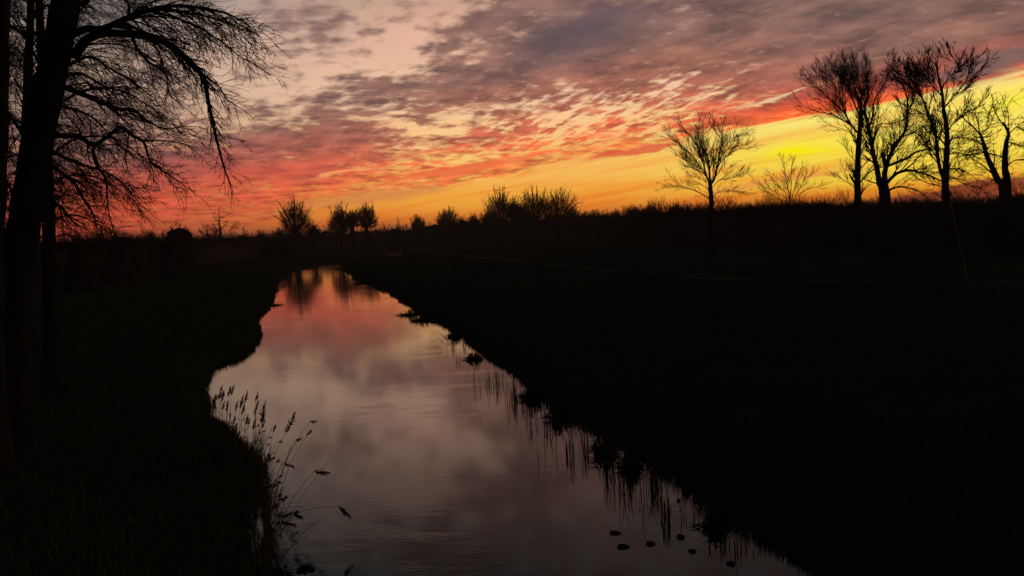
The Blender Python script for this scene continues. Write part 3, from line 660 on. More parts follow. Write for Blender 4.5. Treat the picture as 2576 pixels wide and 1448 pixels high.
# two gnarled trees at the right edge
SG = dict(SR); SG['wig'] = 0.2; SG['trop'] = ((0, 0, 0), (0, 0, 0.0), (0, 0, 0.02)); SG['spread'] = (0.5, 1.1); SG['kids'] = 4.2; SG['rmin'] = .022
Y = 74
x0 = at(*zR(1620, 1600), Y)[0]; b = (x0, Y, gz(x0, Y) - .1)
tree('gnarled_tree', b, ([b] + pth(zR, [(1600, 1160), (1560, 1080), (1525, 1000), (1480, 900), (1460, 820), (1430, 740)], Y), 0.36, 0.10),
     [LR(zR, [(1450, 770), (1390, 700), (1330, 650), (1280, 600)], .08, .03, Y, 1), LR(zR, [(1430, 740), (1420, 680), (1400, 600)], .06, .025, Y, -1),
      LR(zR, [(1470, 850), (1420, 800), (1350, 790)], .06, .025, Y, 1), LR(zR, [(1480, 900), (1430, 860), (1370, 870), (1310, 900)], .06, .025, Y, -1),
      LR(zR, [(1530, 1040), (1470, 990), (1430, 960), (1370, 960)], .07, .025, Y, 0), LR(zR, [(1520, 1000), (1540, 920), (1530, 860)], .07, .03, Y, 0, lv=1),
      LR(zR, [(1440, 740), (1500, 690), (1520, 620), (1480, 580)], .06, .025, Y, 1)],
     SG, 'gnarled bare tree leaning left, second tree in from the right edge', twlen=1.5, step=.36, lv=2, n=8)
Y = 70
x0 = at(*zR(1640, 1640), Y)[0]; b = (x0, Y, gz(x0, Y) - .1)
tree('gnarled_tree', b, ([b] + pth(zR, [(1630, 1120), (1615, 1010), (1615, 900), (1625, 800), (1640, 740), (1600, 660)], Y), 0.34, 0.08),
     [LR(zR, [(1635, 750), (1700, 690), (1760, 650), (1830, 640)], .06, .025, Y, 1), LR(zR, [(1620, 700), (1560, 620), (1530, 560)], .06, .025, Y, -1),
      LR(zR, [(1640, 720), (1640, 620), (1630, 540), (1670, 480)], .05, .02, Y, 1, step=.6, lv=1), LR(zR, [(1622, 800), (1700, 820), (1790, 850)], .06, .025, Y, 1),
      LR(zR, [(1615, 930), (1560, 900), (1500, 890)], .05, .025, Y, 1), LR(zR, [(1615, 980), (1680, 940), (1750, 930), (1820, 960)], .06, .025, Y, 0),
      LR(zR, [(1700, 690), (1790, 740), (1880, 760)], .05, .025, Y, 1)],
     SG, 'gnarled bare tree at the right edge with a knotty upright stem', twlen=1.5, step=.36, lv=2, n=8)

# ---- distant trees: vase or round crowns made of real shoots
def far_tree(px, top, w, Y, label, form='vase', name='bare_tree', trunks=1, cat='tree', lean=0, dens=1.0, group=None):
    ctr = at(px, top, Y); x0 = ctr[0]; H = ctr[2] * 0.97; Wd = w * K / FPX * Y / 2 * 1.22
    x0 += H * 0.03 * 0
    b = (x0, Y, gz(x0, Y) - .1); px1 = K / FPX and Y / FPX
    root = empty(name, b, label, cat, group)
    S_ = dict(seg=H * .07, wig=.10, rmin=px1 * 0.16, kids=3.8 * dens, lref=(H * .05, H * .09, H * .17), spread=(.25, .7), ratio=(.42, .7),
              trop=((0, 0, .06), (0, 0, .07), (0, 0, .05)))
    if form == 'round': S_['trop'] = ((0, 0, .0), (0, 0, .02), (0, 0, .02)); S_['wig'] = .14; S_['spread'] = (.3, .9)
    for k in range(trunks):
        off = (k - (trunks - 1) / 2) * Wd * 0.95
        Rx = Wd / (trunks ** .6); Rz = min(Rx * (1.1 if form == 'vase' else 1.2), H * .47); cz = H - Rz * .98
        mb = MB(); hb = max(H * .12, cz - Rz * .8) if form != 'spire' else H * .25
        tr0 = (x0 + off, Y, b[2]); tp_ = [tr0, (x0 + off + rnd.uniform(-.2, .2), Y, hb * .5), (x0 + off * 1.05 + lean, Y, hb)]
        r = H * .022 + px1 * .12; mb.tube(tp_, [r * 1.3, r, r * .85], 6, True); mb.build('trunk', M_BARK, root, b)
        mc = MB(); nl = int((20 if form != 'spire' else 26) * (1.0 if trunks == 1 else .8))
        for j in range(nl):
            if form == 'spire':
                zz_ = hb * .5 + (H - hb * .5) * (j / nl); Lx = Wd * (1.1 - .85 * j / nl) * rnd.uniform(1.2, 2.1); a = rnd.uniform(0, 2 * pi)
                p = (x0 + rnd.uniform(-.2, .2), Y, zz_); mc.tube([p, (x0, Y, min(H, zz_ + (H / nl) * 1.2))], [r * (1 - j / nl) + px1 * .1] * 2, 4)
                grow(mc, p, nrmz((cos(a), sin(a), .35)), Lx, px1 * .2, 2, S_)
                continue
            a = 2.4 * j + rnd.uniform(-.3, .3); ph = -.15 + 1.6 * (j + .5) / nl; kk = rnd.uniform(.7, .98) if form == 'vase' else rnd.uniform(.55, 1.0)
            end = (x0 + off + cos(a) * cos(ph) * Rx * kk, Y + sin(a) * cos(ph) * Rx * kk, cz + sin(ph) * Rz * kk)
            s0 = tp_[-1] if rnd.random() < .75 else tp_[1]
            mid = ((s0[0] * .55 + end[0] * .45) + rnd.gauss(0, Wd * .06), (s0[1] + end[1]) / 2, s0[2] * .45 + end[2] * .55 if form == 'vase' else (s0[2] + end[2]) / 2)
            pts = spline([s0, mid, end], 4); mc.tube(pts, [r * .55 + (px1 * .2 - r * .55) * i / (len(pts) - 1) for i in range(len(pts))], 4)
            clothe(mc, pts, r * .5, px1 * .2, H * .050 / dens, H * .10, 2, S_, .3)
        if form != 'spire':
            cx = x0 + off; F = (cx, Y, hb)
            lumps = [(rnd.uniform(0, 2 * pi), rnd.uniform(-.3, 1.5), rnd.uniform(.2, .5)) for _ in range(9)]
            for k in range(int((620 if form == 'vase' else 560) * dens)):
                a = rnd.uniform(0, 2 * pi); ph = math.asin(rnd.uniform(-.62, 1))
                gap_ = max([0] + [lm[2] * (1 - 1.6 * math.dist((cos(a), ph), (cos(lm[0]), lm[1]))) for lm in lumps]) * (1 if form == 'vase' else 1.6)
                rr_ = 1 - gap_; d = (cos(a) * cos(ph) * Rx * rr_, sin(a) * cos(ph) * Rx * rr_, sin(ph) * Rz * rr_); skew = .12 * sin(a + H); S_p = (cx + d[0] * (1 + skew), Y + d[1], cz + d[2])
                u1 = rnd.uniform(.55, 1.0) ** .7; u0 = u1 - rnd.uniform(.14, .34); ja, jb = rnd.gauss(0, .09), rnd.gauss(0, .09)
                P0 = tuple(F[q_i] + (S_p[q_i] - F[q_i]) * u0 for q_i in range(3)); P1 = tuple(F[q_i] + (S_p[q_i] - F[q_i]) * u1 + (ja * Rx, jb * Rx, .02 * Rz)[q_i] for q_i in range(3))
                mc.tube([P0, ((P0[0] + P1[0]) / 2 + ja * Rx, (P0[1] + P1[1]) / 2, (P0[2] + P1[2]) / 2 - Rz * .02), P1], [px1 * .17, px1 * .13, px1 * .05], 3)
                for _q in range(2):
                    t_ = rnd.uniform(.3, .9); q0 = tuple(P0[j] + (P1[j] - P0[j]) * t_ for j in range(3)); ll = Rz * rnd.uniform(.05, .12)
                    mc.tube([q0, (q0[0] + ll * rnd.uniform(-.9, .9), q0[1] + ll * rnd.uniform(-.5, .5), q0[2] + ll)], [px1 * .12, px1 * .05], 3)
        mc.build('crown', M_TWIG, root, b)
    return root
far_tree(1256, 460, 80, 330, 'bare tree with a lopsided knobbly crown, left of the pair on the middle skyline', 'round')
far_tree(1340, 456, 96, 325, 'full rounded bare tree, left half of the broad crown on the middle skyline', 'vase', dens=1.1)
far_tree(1400, 462, 104, 328, 'full rounded bare tree, right half of the broad crown on the middle skyline', 'vase', dens=1.1)
far_tree(1290, 490, 44, 340, 'smaller bare tree squeezed between the two big crowns of the middle skyline', 'round')
far_tree(1122, 512, 62, 360, 'short bushy tree with splayed stems left of the middle skyline pair', 'vase')
far_tree(1048, 533, 40, 420, 'small faint round tree on the skyline above the far bend of the river', 'round')
far_tree(1000, 543, 12, 400, 'thin short sapling sticking up above the far treeline', 'spire', cat='sapling')
far_tree(1192, 530, 46, 380, 'low rounded tree just left of the knobbly tree on the middle skyline', 'round')
far_tree(737, 486, 92, 300, 'broad vase-shaped bare tree mirrored in the far end of the river', 'vase', dens=1.1)
far_tree(852, 500, 66, 310, 'bare tree with a ragged crown, left of the close pair over the river bend', 'round', dens=1.1)
far_tree(918, 498, 58, 310, 'bare tree with a ragged crown, right of the close pair over the river bend', 'round', dens=1.1)
far_tree(884, 520, 40, 322, 'lower bare tree between the close pair over the river bend', 'round')
far_tree(549, 518, 44, 260, 'narrow spire-like tree on the left skyline', 'spire', cat='tree', dens=1.0)
far_tree(520, 560, 22, 262, 'thin young tree left of the spire-like tree', 'spire', cat='tree')
far_tree(612, 566, 24, 280, 'small thin young tree right of the spire-like tree', 'spire', cat='tree')
far_tree(788, 556, 30, 300, 'small low tree just right of the broad vase-shaped tree', 'round')
far_tree(1500, 518, 60, 330, 'low spreading bare tree right of the broad crowns on the middle skyline', 'vase')
far_tree(1590, 506, 62, 260, 'low bare tree with splayed stems on the skyline before the lone tree', 'vase')
far_tree(1640, 500, 60, 240, 'low rounded bare tree on the skyline just before the lone tree', 'round')
far_tree(1700, 502, 44, 170, 'low dark bushy tree at the left foot of the lone tree', 'round')

for px_, tp_y, w_, Yf, fm, lb in (
    (655, 574, 34, 330, 'round', 'small low tree left of the broad vase-shaped tree'), (700, 566, 40, 340, 'round', 'low tree half hidden behind the left side of the broad vase-shaped tree'),
    
    (1160, 540, 36, 380, 'round', 'low tree leaning against the right side of the splayed one'), (1225, 520, 40, 345, 'round', 'low dense tree at the left foot of the knobbly tree'),
    (1310, 500, 50, 345, 'round', 'middle-height tree filling the gap beside the broad crown'), (1445, 512, 50, 335, 'round', 'low tree at the right flank of the broad crown'),
    (1470, 526, 40, 330, 'round', 'lower tree stepping down from the broad crown'), (1545, 520, 44, 320, 'round', 'low tree between the spreading tree and the splayed-stemmed one')):
    far_tree(px_, tp_y, w_, Yf, lb, fm, dens=.8)

# ---- bushes: shoots round a leafy-dark heart
def bush(px, top, w, Y, label, dens=1.0, heart=.8, name='bush', group=None):
    c = at(px, top - 8, Y); H = c[2]; x0 = c[0]; Wd = w * K / FPX * Y / 2 * 1.1; b = (x0, Y, gz(x0, Y) - .05)
    root = empty(name, b, label, 'bush', group); px1 = Y / FPX
    mb = MB(); nu, nv = 30, 12; f1, f2 = rnd.uniform(0, 6), rnd.uniform(0, 6)
    for j in range(nv + 1):
        for i in range(nu):
            th = 2 * pi * i / nu; ph = (pi / 2) * j / nv
            k = heart * .92 * (1 + (.13 * sin(3 * th + f1 + j * .4) + .08 * sin(5 * th + f2 - j * .7) + rnd.uniform(-.13, .13)) * cos(ph) ** .5)
            zz_ = (.74 + rnd.uniform(-.05, .05)) * sin(ph) + .1 * sin(2 * th + f2) * sin(ph) * cos(ph)
            mb.v.append((x0 + cos(th) * cos(ph) ** .6 * Wd * k, Y + sin(th) * cos(ph) ** .6 * Wd * k, b[2] + zz_ * (H - b[2])))
    for j in range(nv):
        for i in range(nu): mb.f.append((j * nu + i, j * nu + (i + 1) % nu, (j + 1) * nu + (i + 1) % nu, (j + 1) * nu + i))
    mb.build('dense_heart', M_TWIG, root, b, False)
    S_ = dict(seg=H * .09, wig=.2, rmin=px1 * .2, kids=4, lref=(H * .1, H * .16), spread=(.3, .9), ratio=(.45, .7), trop=((0, 0, .03), (0, 0, .05)))
    mc = MB()
    for k in range(int(460 * dens)):
        th = rnd.uniform(0, 2 * pi); u = rnd.random(); ph = math.asin(u)
        d = (cos(th) * cos(ph), sin(th) * cos(ph), sin(ph))
        e = .50 + .38 * rnd.random()
        p = (x0 + d[0] * Wd * e, Y + d[1] * Wd * e, b[2] + d[2] * (H - b[2]) * e)
        grow(mc, p, nrmz((d[0], d[1], d[2] + .4)), (H * .30) * (1.05 - e) * 1.6 * rnd.uniform(.6, 1.1), px1 * .2, 1, S_)
    mc.build('shoots', M_TWIG, root, b); return root
bush(445, 549, 88, 150, 'domed dark bush on the left skyline', 1.3, .9)
bush(300, 572, 100, 120, 'broad dark bush under the hanging twigs of the big tree', 1.3, .9)
bush(372, 574, 40, 160, 'small round bush left of the domed bush', 1.0, .8)
bush(200, 590, 90, 100, 'low dark bush close to the foot of the big leaning tree', 1.0, .9)
bush(2065, 492, 100, 112, 'rounded dark bush at the left foot of the tall right group', 1.2, .85)
bush(1905, 500, 60, 118, 'small dark bush between the lone tree and the wispy shrub', 1.0, .8)
bush(2545, 462, 120, 70, 'dark bush at the foot of the gnarled trees on the right edge', 1.4, .9)
bush(1735, 512, 60, 150, 'small dark bush right in front of the lone tree', 1.0, .8)
bush(2180, 510, 90, 100, 'low bush around the trunk with the broken stub', 1.0, .85)
bush(690, 598, 80, 210, 'low bush below the broad vase-shaped tree', 1.0, .9)

# ---- woodland belts (one mass): core ridge plus a fringe of shoots
def belt(name, ctrl, label, thick, nshoot, seed):
    """ctrl: (px, Y, top py)"""
    r_ = random.Random(seed); pts = []
    for i in range(len(ctrl) - 1):
        a, c = ctrl[i], ctrl[i + 1]; n_ = max(2, int(abs(c[0] - a[0]) / 5))
        for k in range(n_): 
            t_ = k / n_; pts.append([a[j] + (c[j] - a[j]) * t_ for j in range(3)])
    W_ = [at(p[0], p[2], p[1]) for p in pts]
    mb = MB(); rows = 5
    for i, w in enumerate(W_):
        hk = w[2] * (1 + .05 * sin(i * .9) + .07 * sin(i * .37 + 1) + r_.uniform(-.03, .03)) * 0.88
        for j, (dy, f) in enumerate(((-thick * .5, 0), (-thick * .42, .55), (-thick * .12, 1), (thick * .3, .85), (thick * .5, 0))):
            mb.v.append((w[0], w[1] + dy * (1 + r_.uniform(-.15, .15)), hk * f * (1 + r_.uniform(-.03, .03)) - (0.2 if f == 0 else 0)))
    for i in range(len(W_) - 1):
        for j in range(rows - 1):
            a = i * rows + j; mb.f.append((a, a + rows, a + rows + 1, a + 1))
    def dens_h(i): return 1 + .16 * sin(i * .55) + .12 * sin(i * .21 + 2) + .10 * sin(i * 1.3 + 1)
    for _ in range(int(nshoot * 1.7)):
        i = r_.randrange(len(W_)); w = W_[i]; px1 = w[1] / FPX; H = w[2] * dens_h(i)
        p = (w[0] + r_.uniform(-2, 2) * w[1] / 200, w[1] + r_.uniform(-.35, .35) * thick, H * r_.uniform(.5, .85))
        L_ = H * r_.uniform(.10, .26) * (1.5 if r_.random() < .04 else 1); a = r_.uniform(-.7, .7)
        e = (p[0] + L_ * a, p[1] + L_ * r_.uniform(-.3, .3), p[2] + L_); md = ((p[0] + e[0]) / 2 - L_ * a * .15, (p[1] + e[1]) / 2, p[2] + L_ * .55)
        mb.tube([p, md, e], [px1 * .15, px1 * .12, px1 * .05], 3)
        for s_ in range(3):
            q0 = tuple(p[j] + (e[j] - p[j]) * r_.uniform(.2, .8) for j in range(3)); ll = L_ * r_.uniform(.25, .5)
            mb.tube([q0, (q0[0] + ll * r_.uniform(-.8, .8), q0[1] + ll * r_.uniform(-.5, .5), q0[2] + ll)], [px1 * .10, px1 * .04], 3)
    # rounded twiggy crowns standing in the belt
    for _ in range(nshoot // 110):
        i = r_.randrange(len(W_)); w = W_[i]; px1 = w[1] / FPX; R_ = w[2] * r_.uniform(.22, .48); c0 = (w[0], w[1] + r_.uniform(-.4, .4) * thick, w[2] * .80)
        for k in range(110):
            a = r_.uniform(0, 2 * pi); ph = math.asin(r_.random()); u0, u1 = r_.uniform(0, .5), r_.uniform(.75, 1.05)
            d = (cos(a) * cos(ph), sin(a) * cos(ph), sin(ph) * .9 + .1)
            p = tuple(c0[j] + d[j] * R_ * u0 for j in range(3)); e = (c0[0] + d[0] * R_ * u1 + r_.gauss(0, R_ * .06), c0[1] + d[1] * R_ * u1, c0[2] + d[2] * R_ * u1 + R_ * .05)
            mb.tube([p, ((p[0] + e[0]) / 2, (p[1] + e[1]) / 2, (p[2] + e[2]) / 2 - R_ * .05), e], [px1 * .12, px1 * .10, px1 * .04], 3)
    o_ = mb.build(name, M_TWIG); return tag(o_, label, 'woodland', kind='stuff')
belt('far_woodland', [(-200, 420, 622), (150, 420, 610), (350, 400, 604), (480, 380, 602), (600, 370, 596), (700, 360, 590), (820, 370, 580), (900, 390, 578), (960, 400, 577), (1040, 410, 572), (1080, 411, 563), (1160, 411, 556), (1290, 411, 548), (1420, 400, 543), (1540, 380, 538), (1650, 360, 530), (1760, 350, 528), (2000, 340, 518), (2500, 330, 500), (2900, 330, 480)],
     'far belt of bare woodland closing the meadow along the horizon', 14, 9000, 5)
belt('near_thicket', [(1530, 260, 545), (1580, 230, 538), (1640, 200, 527), (1720, 170, 521), (1800, 150, 522), (1880, 135, 515), (1960, 125, 516), (2050, 118, 508), (2110, 112, 514), (2230, 108, 518), (2350, 104, 512), (2480, 98, 508), (2560, 90, 492), (2750, 84, 470), (2950, 80, 450)],
     'dark thicket of scrub running along the foot of the right-hand trees', 7, 5200, 6)
belt('left_thicket', [(-500, 75, 640), (-300, 80, 620), (0, 90, 612), (120, 100, 604), (220, 120, 598), (340, 150, 598), (420, 180, 597), (520, 220, 597), (640, 280, 595)],
     'dark thicket behind the left bank, under the domed bush', 6, 3200, 8)

# ------------------------------------------------------------------ thin evening haze lying over the valley
M_HAZE = bpy.data.materials.new('haze'); M_HAZE.use_nodes = True; t = M_HAZE.node_tree
for n in list(t.nodes): t.nodes.remove(n)
pv = t.nodes.new('ShaderNodeVolumePrincipled'); pv.inputs['Color'].default_value = (0.85, 0.82, 0.82, 1); pv.inputs['Density'].default_value = 0.00027; pv.inputs['Anisotropy'].default_value = 0.35
mo = t.nodes.new('ShaderNodeOutputMaterial'); t.links.new(pv.outputs[0], mo.inputs['Volume'])
hb_ = MB(); x0_, x1_, y0_, y1_, z0_, z1_ = -3100, 3100, -400, 4100, -3.4, 30
hb_.v = [(x, y, z) for z in (z0_, z1_) for y in (y0_, y1_) for x in (x0_, x1_)]
hb_.f = [(0, 2, 3, 1), (4, 5, 7, 6), (0, 1, 5, 4), (2, 6, 7, 3), (0, 4, 6, 2), (1, 3, 7, 5)]
o = hb_.build('haze', M_HAZE, smooth=False); tag(o, kind='stuff')

# ------------------------------------------------------------------ reeds on the left bank
def reed(rootpx, tippx, Yr, label, plume=1.0, droop=0.0, group=None, bend=0.0, leaf=2, th=0.006):
    rx, ry = rootpx; b = onz(rx, ry, ZW + .25); Yb = b[1] if Yr is None else Yr
    if Yr is not None: p0 = at(rx, ry, Yr)
    else: p0 = (b[0], b[1], ZW + .25)
    p1 = at(tippx[0], tippx[1], p0[1] - 0.15)
    base = (p0[0], p0[1], max(gz(p0[0], p0[1]), ZW) - .05)
    rt = empty('reed', base, label, 'reed', group)
    mid = tuple((p0[j] + p1[j]) / 2 for j in range(3)); ln = math.dist(p0, p1)
    mid = (mid[0] - bend * ln, mid[1], mid[2] + abs(bend) * ln * .6)
    pts = spline([base, mid, p1], 6); n_ = len(pts)
    mb = MB(); mb.tube(pts, [th * (1.25 - .7 * i / (n_ - 1)) for i in range(n_)], 4); mb.build('stem', M_REED, rt, base)
    for k in range(leaf):
        i = rnd.randrange(2, n_ - 3); p = pts[i]; a = rnd.uniform(0, 2 * pi); Lf = rnd.uniform(.25, .5); mb = MB()
        e = (p[0] + cos(a) * Lf * .5, p[1] + sin(a) * Lf * .5, p[2] + Lf * rnd.uniform(-.1, .6)); md = ((p[0] + e[0]) / 2, (p[1] + e[1]) / 2, max(p[2], e[2]) + .03)
        mb.tube([p, md, e], [.006, .008, .001], 3); mb.build('leaf', M_REED, rt, base)
    if plume > 0:
        mb = MB(); d = nrmz(tuple(pts[-1][j] - pts[-3][j] for j in range(3))); L_ = .26 * plume
        d2 = nrmz((d[0] + .25 + droop, d[1], d[2] - droop * 1.6))
        for k in range(int(46 * plume)):
            t_ = rnd.random(); q0 = tuple(p1[j] - d[j] * L_ * .35 + d2[j] * L_ * t_ for j in range(3))
            ww = .075 * plume * sin(pi * min(1, .15 + t_)) * rnd.uniform(.3, 1) + .01; a = rnd.uniform(0, 2 * pi)
            e = (q0[0] + cos(a) * ww * .8 + d2[0] * .07, q0[1] + sin(a) * ww * .8, q0[2] + d2[2] * .07 + rnd.uniform(-.05, .04) - droop * .05)
            mb.tube([q0, ((q0[0] + e[0]) / 2, (q0[1] + e[1]) / 2, (q0[2] + e[2]) / 2 + .006), e], [.006, .009, .003], 3)
        mb.tube([tuple(p1[j] - d[j] * L_ * .35 for j in range(3)), tuple(p1[j] + d2[j] * L_ * .6 for j in range(3))], [.008, .004], 3)
        mb.build('plume', M_PLUME, rt, base)
    return rt
def zN(x, y): return (499 + x * .178, 950 + y * .178)
GR = 'upright plumed reeds at the edge of the left bank'
up = [((210, 330), (215, 800), 1.0), ((290, 240), (300, 820), 1.5), ((325, 290), (330, 850), 1.1), ((420, 220), (400, 880), 1.0), ((462, 200), (430, 900), 1.0),
      ((340, 420), (350, 860), .8), ((390, 430), (410, 900), 1.0), ((520, 430), (510, 960), .9), ((585, 380), (590, 980), 1.3), ((610, 480), (600, 1000), 1.1), ((655, 300), (650, 1000), 1.0),
      ((810, 300), (800, 1100), .7), ((825, 385), (780, 1080), .5), ((790, 480), (770, 1060), .9), ((490, 620), (500, 960), .8), ((670, 620), (690, 1040), .9),
      ((770, 690), (760, 1080), .9), ((905, 680), (890, 1150), .7), ((520, 700), (520, 960), .6), ((555, 820), (560, 990), .7), ((250, 300), (255, 820), .5), ((700, 650), (700, 1040), .6),
      ((1060, 740), (960, 1250), .5), ((440, 560), (440, 900), .3), ((850, 800), (820, 1120), .3)]
for tpx, bpx, s in up:
    q_ = zN(bpx[0], bpx[1] + 90)
    hs = 'tallest' if tpx[1] < 310 else ('tall' if tpx[1] < 450 else ('middling' if tpx[1] < 660 else 'low'))
    ps = 'thick' if s > 1 else ('full' if s > .85 else ('slim' if s > .55 else 'tiny'))
    wh = 'left end' if tpx[0] < 340 else ('left half' if tpx[0] < 500 else ('middle' if tpx[0] < 640 else ('right half' if tpx[0] < 800 else 'right end')))
    reed(q_, zN(tpx[0], tpx[1]), None, f'{hs} upright reed with a {ps} dark plume at the {wh} of the stand', s * 1.05, 0, GR, leaf=3)
reed(zN(850, 1330), zN(900, 540), None, 'tall reed with a long ragged plume curving right, at the right of the upright stand', 2.1, -.1)
reed(zN(930, 1500), zN(1290, 690), None, 'reed with one thick dark feather-like plume tilted right', 2.0, -.2, bend=.03)
reed(zN(1040, 1560), zN(1590, 600), None, 'very tall thin reed nodding at the tip, above the thick plume', .35, .5, bend=.02)
reed(zN(1100, 1600), zN(1540, 800), None, 'long leaning reed with a narrow bare tip', .5, 0, bend=.01)
reed(zN(1000, 1560), zN(1225, 1170), None, 'leaning reed bent over to a small dark tuft', .8, .8)
reed(zN(1050, 1600), zN(1380, 860), None, 'slim leaning reed with a tiny tuft halfway up the slope of stems', .4, .4)
def zB(x, y): return (483 + x * .3607, 926 + y * .3607)
reed(zB(530, 1200), zB(870, 690), None, 'leaning reed whose small plume lies flat like a wing over the water', 1.0, .6, bend=.02)
reed(zB(560, 1130), zB(1050, 960), None, 'lowest arching reed reaching farthest out with a drooping tip', .9, 1.2, bend=.13)
reed(zB(450, 1290), zB(650, 1010), None, 'thick short leaning reed bundle tip with broad dark leaves', 1.2, .2)
reed(zB(440, 1260), zB(640, 1050), None, 'short leaning reed with a sideways tuft', .9, .6)
reed(zB(520, 1390), zB(900, 1040), None, 'bare straight stalk slanting low over the water', 0, 0)
reed(zB(520, 1360), zB(800, 1180), None, 'short bare stalk slanting just under the longer one', 0, 0)
reed(zB(440, 1230), zB(630, 920), None, 'leaning reed with a small upright tip beside the bank', .5, 0)
reed(zB(520, 1330), zB(720, 1010), None, 'stout dark reed stalk ending in a short hook', .4, .7)
reed(zB(480, 1300), zB(960, 630), None, 'faint hair-thin stalk reaching far up to the right', 0, 0, th=.004)
GS = 'loose leaning stalks along the left bank'
for k in range(125):
    t_ = rnd.random(); x_ = 395 + t_ * 90 + rnd.uniform(-12, 18); y_ = 560 + t_ * 820 + rnd.uniform(-50, 50)
    x_ = 432 + 74 * sin(t_ * 2.6) + rnd.uniform(-12, 10)
    an = rnd.uniform(.05, .75); ln = rnd.uniform(90, 260)
    pl_ = 0.25 if rnd.random() < .2 else 0; lf_ = rnd.choice((0, 1, 2))
    look = ('tufted dry stalk' if pl_ else ('bare dry stalk', 'dry stalk with one leaf', 'dry stalk with two leaves')[lf_])
    size = 'short' if ln < 150 else ('long' if ln > 205 else 'middling'); tilt = 'nearly upright' if an < .25 else ('strongly slanting' if an > .5 else 'leaning')
    where = 'just below the upright plumed reeds' if t_ < .33 else ('halfway down the left bank' if t_ < .66 else 'at the bottom of the left bank')
    reed(zB(x_, y_ + 40), zB(x_ + ln * sin(an), y_ - ln * cos(an)), None, f'{size} {tilt} {look} {where}', pl_, .2, GS, bend=rnd.uniform(-.03, .05), leaf=lf_, th=.0055)

# reeds and dead stalks at the right water's edge, standing in the shallows
GQ = 'dead stalks standing in the shallows of the right bank'
def stalk_clump(px, py, n_, hgt, spread, label):
    n_ = int(n_ * 2.2); bx_, by_ = onz(px, py, ZW); rt = empty('stalk_clump', (bx_, by_, ZW - .05), label, 'reeds')
    cs_ = [(rnd.gauss(0, spread), rnd.gauss(0, spread)) for _ in range(4)]
    for k in range(n_):
        c_ = rnd.choice(cs_); sp_ = .07 if k % 4 else spread * .8; mb = MB(); x_ = c_[0] + rnd.gauss(0, sp_); y_ = c_[1] + rnd.gauss(0, sp_); hh_ = hgt * rnd.uniform(.4, 1.15); a = rnd.gauss(0, .09); c = rnd.gauss(0, .09)
        p = (x_, y_, 0); e = (x_ + a * hh_, y_ + c * hh_, hh_); mb.tube([p, (x_ + a * hh_ * .35, y_ + c * hh_ * .35, hh_ * .55), e], [.010, .008, .003], 3)
        if rnd.random() < .3: mb.tube([(e[0], e[1], e[2] * .7), (e[0] + rnd.uniform(-.2, .2), e[1], e[2] * rnd.uniform(.5, .9))], [.005, .001], 3)
        mb.build('stalk', M_REED, rt)
    return rt
for px, py, n_, hg, sp, lb in (
    (1165, 870, 12, .7, .35, 'farthest sparse clump of dead stalks at the right water edge'),
    (1200, 905, 16, .6, .4, 'clump of dead stalks behind the dark weed cushion on the right bank'),
    (1265, 965, 14, .8, .4, 'thin row of dead stalks just below the weed cushion'),
    (1330, 1010, 22, .9, .4, 'clump of tall dead stalks where the right bank steps in'),
    (1365, 1070, 22, .8, .4, 'clump of crooked dead stalks with looped tips at the right bank'),
    (1470, 1140, 18, .8, .5, 'dead stalks midway down the right bank'),
    (1530, 1180, 24, .9, .4, 'densest clump of dead stalks low on the right bank'),
    (1600, 1225, 22, .8, .4, 'brownish dead stalks nearest the corner of the right bank'),
    (1720, 1310, 14, .5, .4, 'short dead stalks low on the right bank near the bottom'),
    (1830, 1385, 12, .4, .4, 'nearest short dead stalks at the bottom of the right bank')):
    stalk_clump(px, py, n_, hg, sp, lb)

# clumps of weed and drift on the water
def weed(px, py, rx_, ry_, hgt, label, n_=60, name='weed_clump', cat='water plant', group=None):
    bx_, by_ = onz(px, py, ZW); rt = empty(name, (bx_, by_, ZW), label, cat, group)
    mb = MB()
    for k in range(n_):
        u = sqrt(rnd.random()); a = rnd.uniform(0, 2 * pi); x_ = cos(a) * u * rx_; y_ = sin(a) * u * ry_; hh_ = hgt * (1.1 - u) * rnd.uniform(.3, 1.2) + .01
        b2 = rnd.uniform(0, 2 * pi); l_ = rnd.uniform(.3, .8) * hgt + .03
        mb.tube([(x_, y_, -.02), (x_ + cos(b2) * l_ * .3, y_ + sin(b2) * l_ * .3, hh_), (x_ + cos(b2) * l_, y_ + sin(b2) * l_, hh_ * rnd.uniform(.3, 1))], [.014, .02, .003], 3)
    mb.build('stems', M_WEED, rt)
    m3 = MB(); nn = 12; m3.v.append((0, 0, hgt * .35))
    for i in range(nn):
        k_ = rnd.uniform(.55, .9); m3.v.append((cos(2 * pi * i / nn) * rx_ * k_, sin(2 * pi * i / nn) * ry_ * k_, hgt * .12))
    for i in range(nn):
        k_ = rnd.uniform(.75, 1.05); m3.v.append((cos(2 * pi * i / nn) * rx_ * k_, sin(2 * pi * i / nn) * ry_ * k_, -.03))
    for i in range(nn):
        j = (i + 1) % nn; m3.f.append((0, 1 + i, 1 + j)); m3.f.append((1 + i, 1 + nn + i, 1 + nn + j, 1 + j))
    m3.build('mat', M_WEED, rt); return rt
weed(1032, 792, .9, .7, .5, 'ragged clump of weed poking out from the far right bank', 90)
weed(1066, 806, 1.0, .7, .5, 'second ragged clump of weed just right of the farthest one', 90)
weed(1192, 903, .45, .5, .35, 'round dark cushion of weed in the water at the right bank', 80)
weed(860, 676, 2.2, 1.2, .6, 'dark tuft at the tip of the spit by the far river bend', 60)
weed(908, 714, 1.2, .6, .4, 'small tuft on the far right bank below the bend', 50)
weed(690, 768, .9, .3, .4, 'small tuft jutting from the far left bank', 40)
weed(770, 1432, .16, .10, .10, 'flat dark drift of leaves on the water at the bottom of the picture', 40)
weed(700, 1444, .14, .12, .22, 'spiky tuft at the bottom left corner of the water', 30)
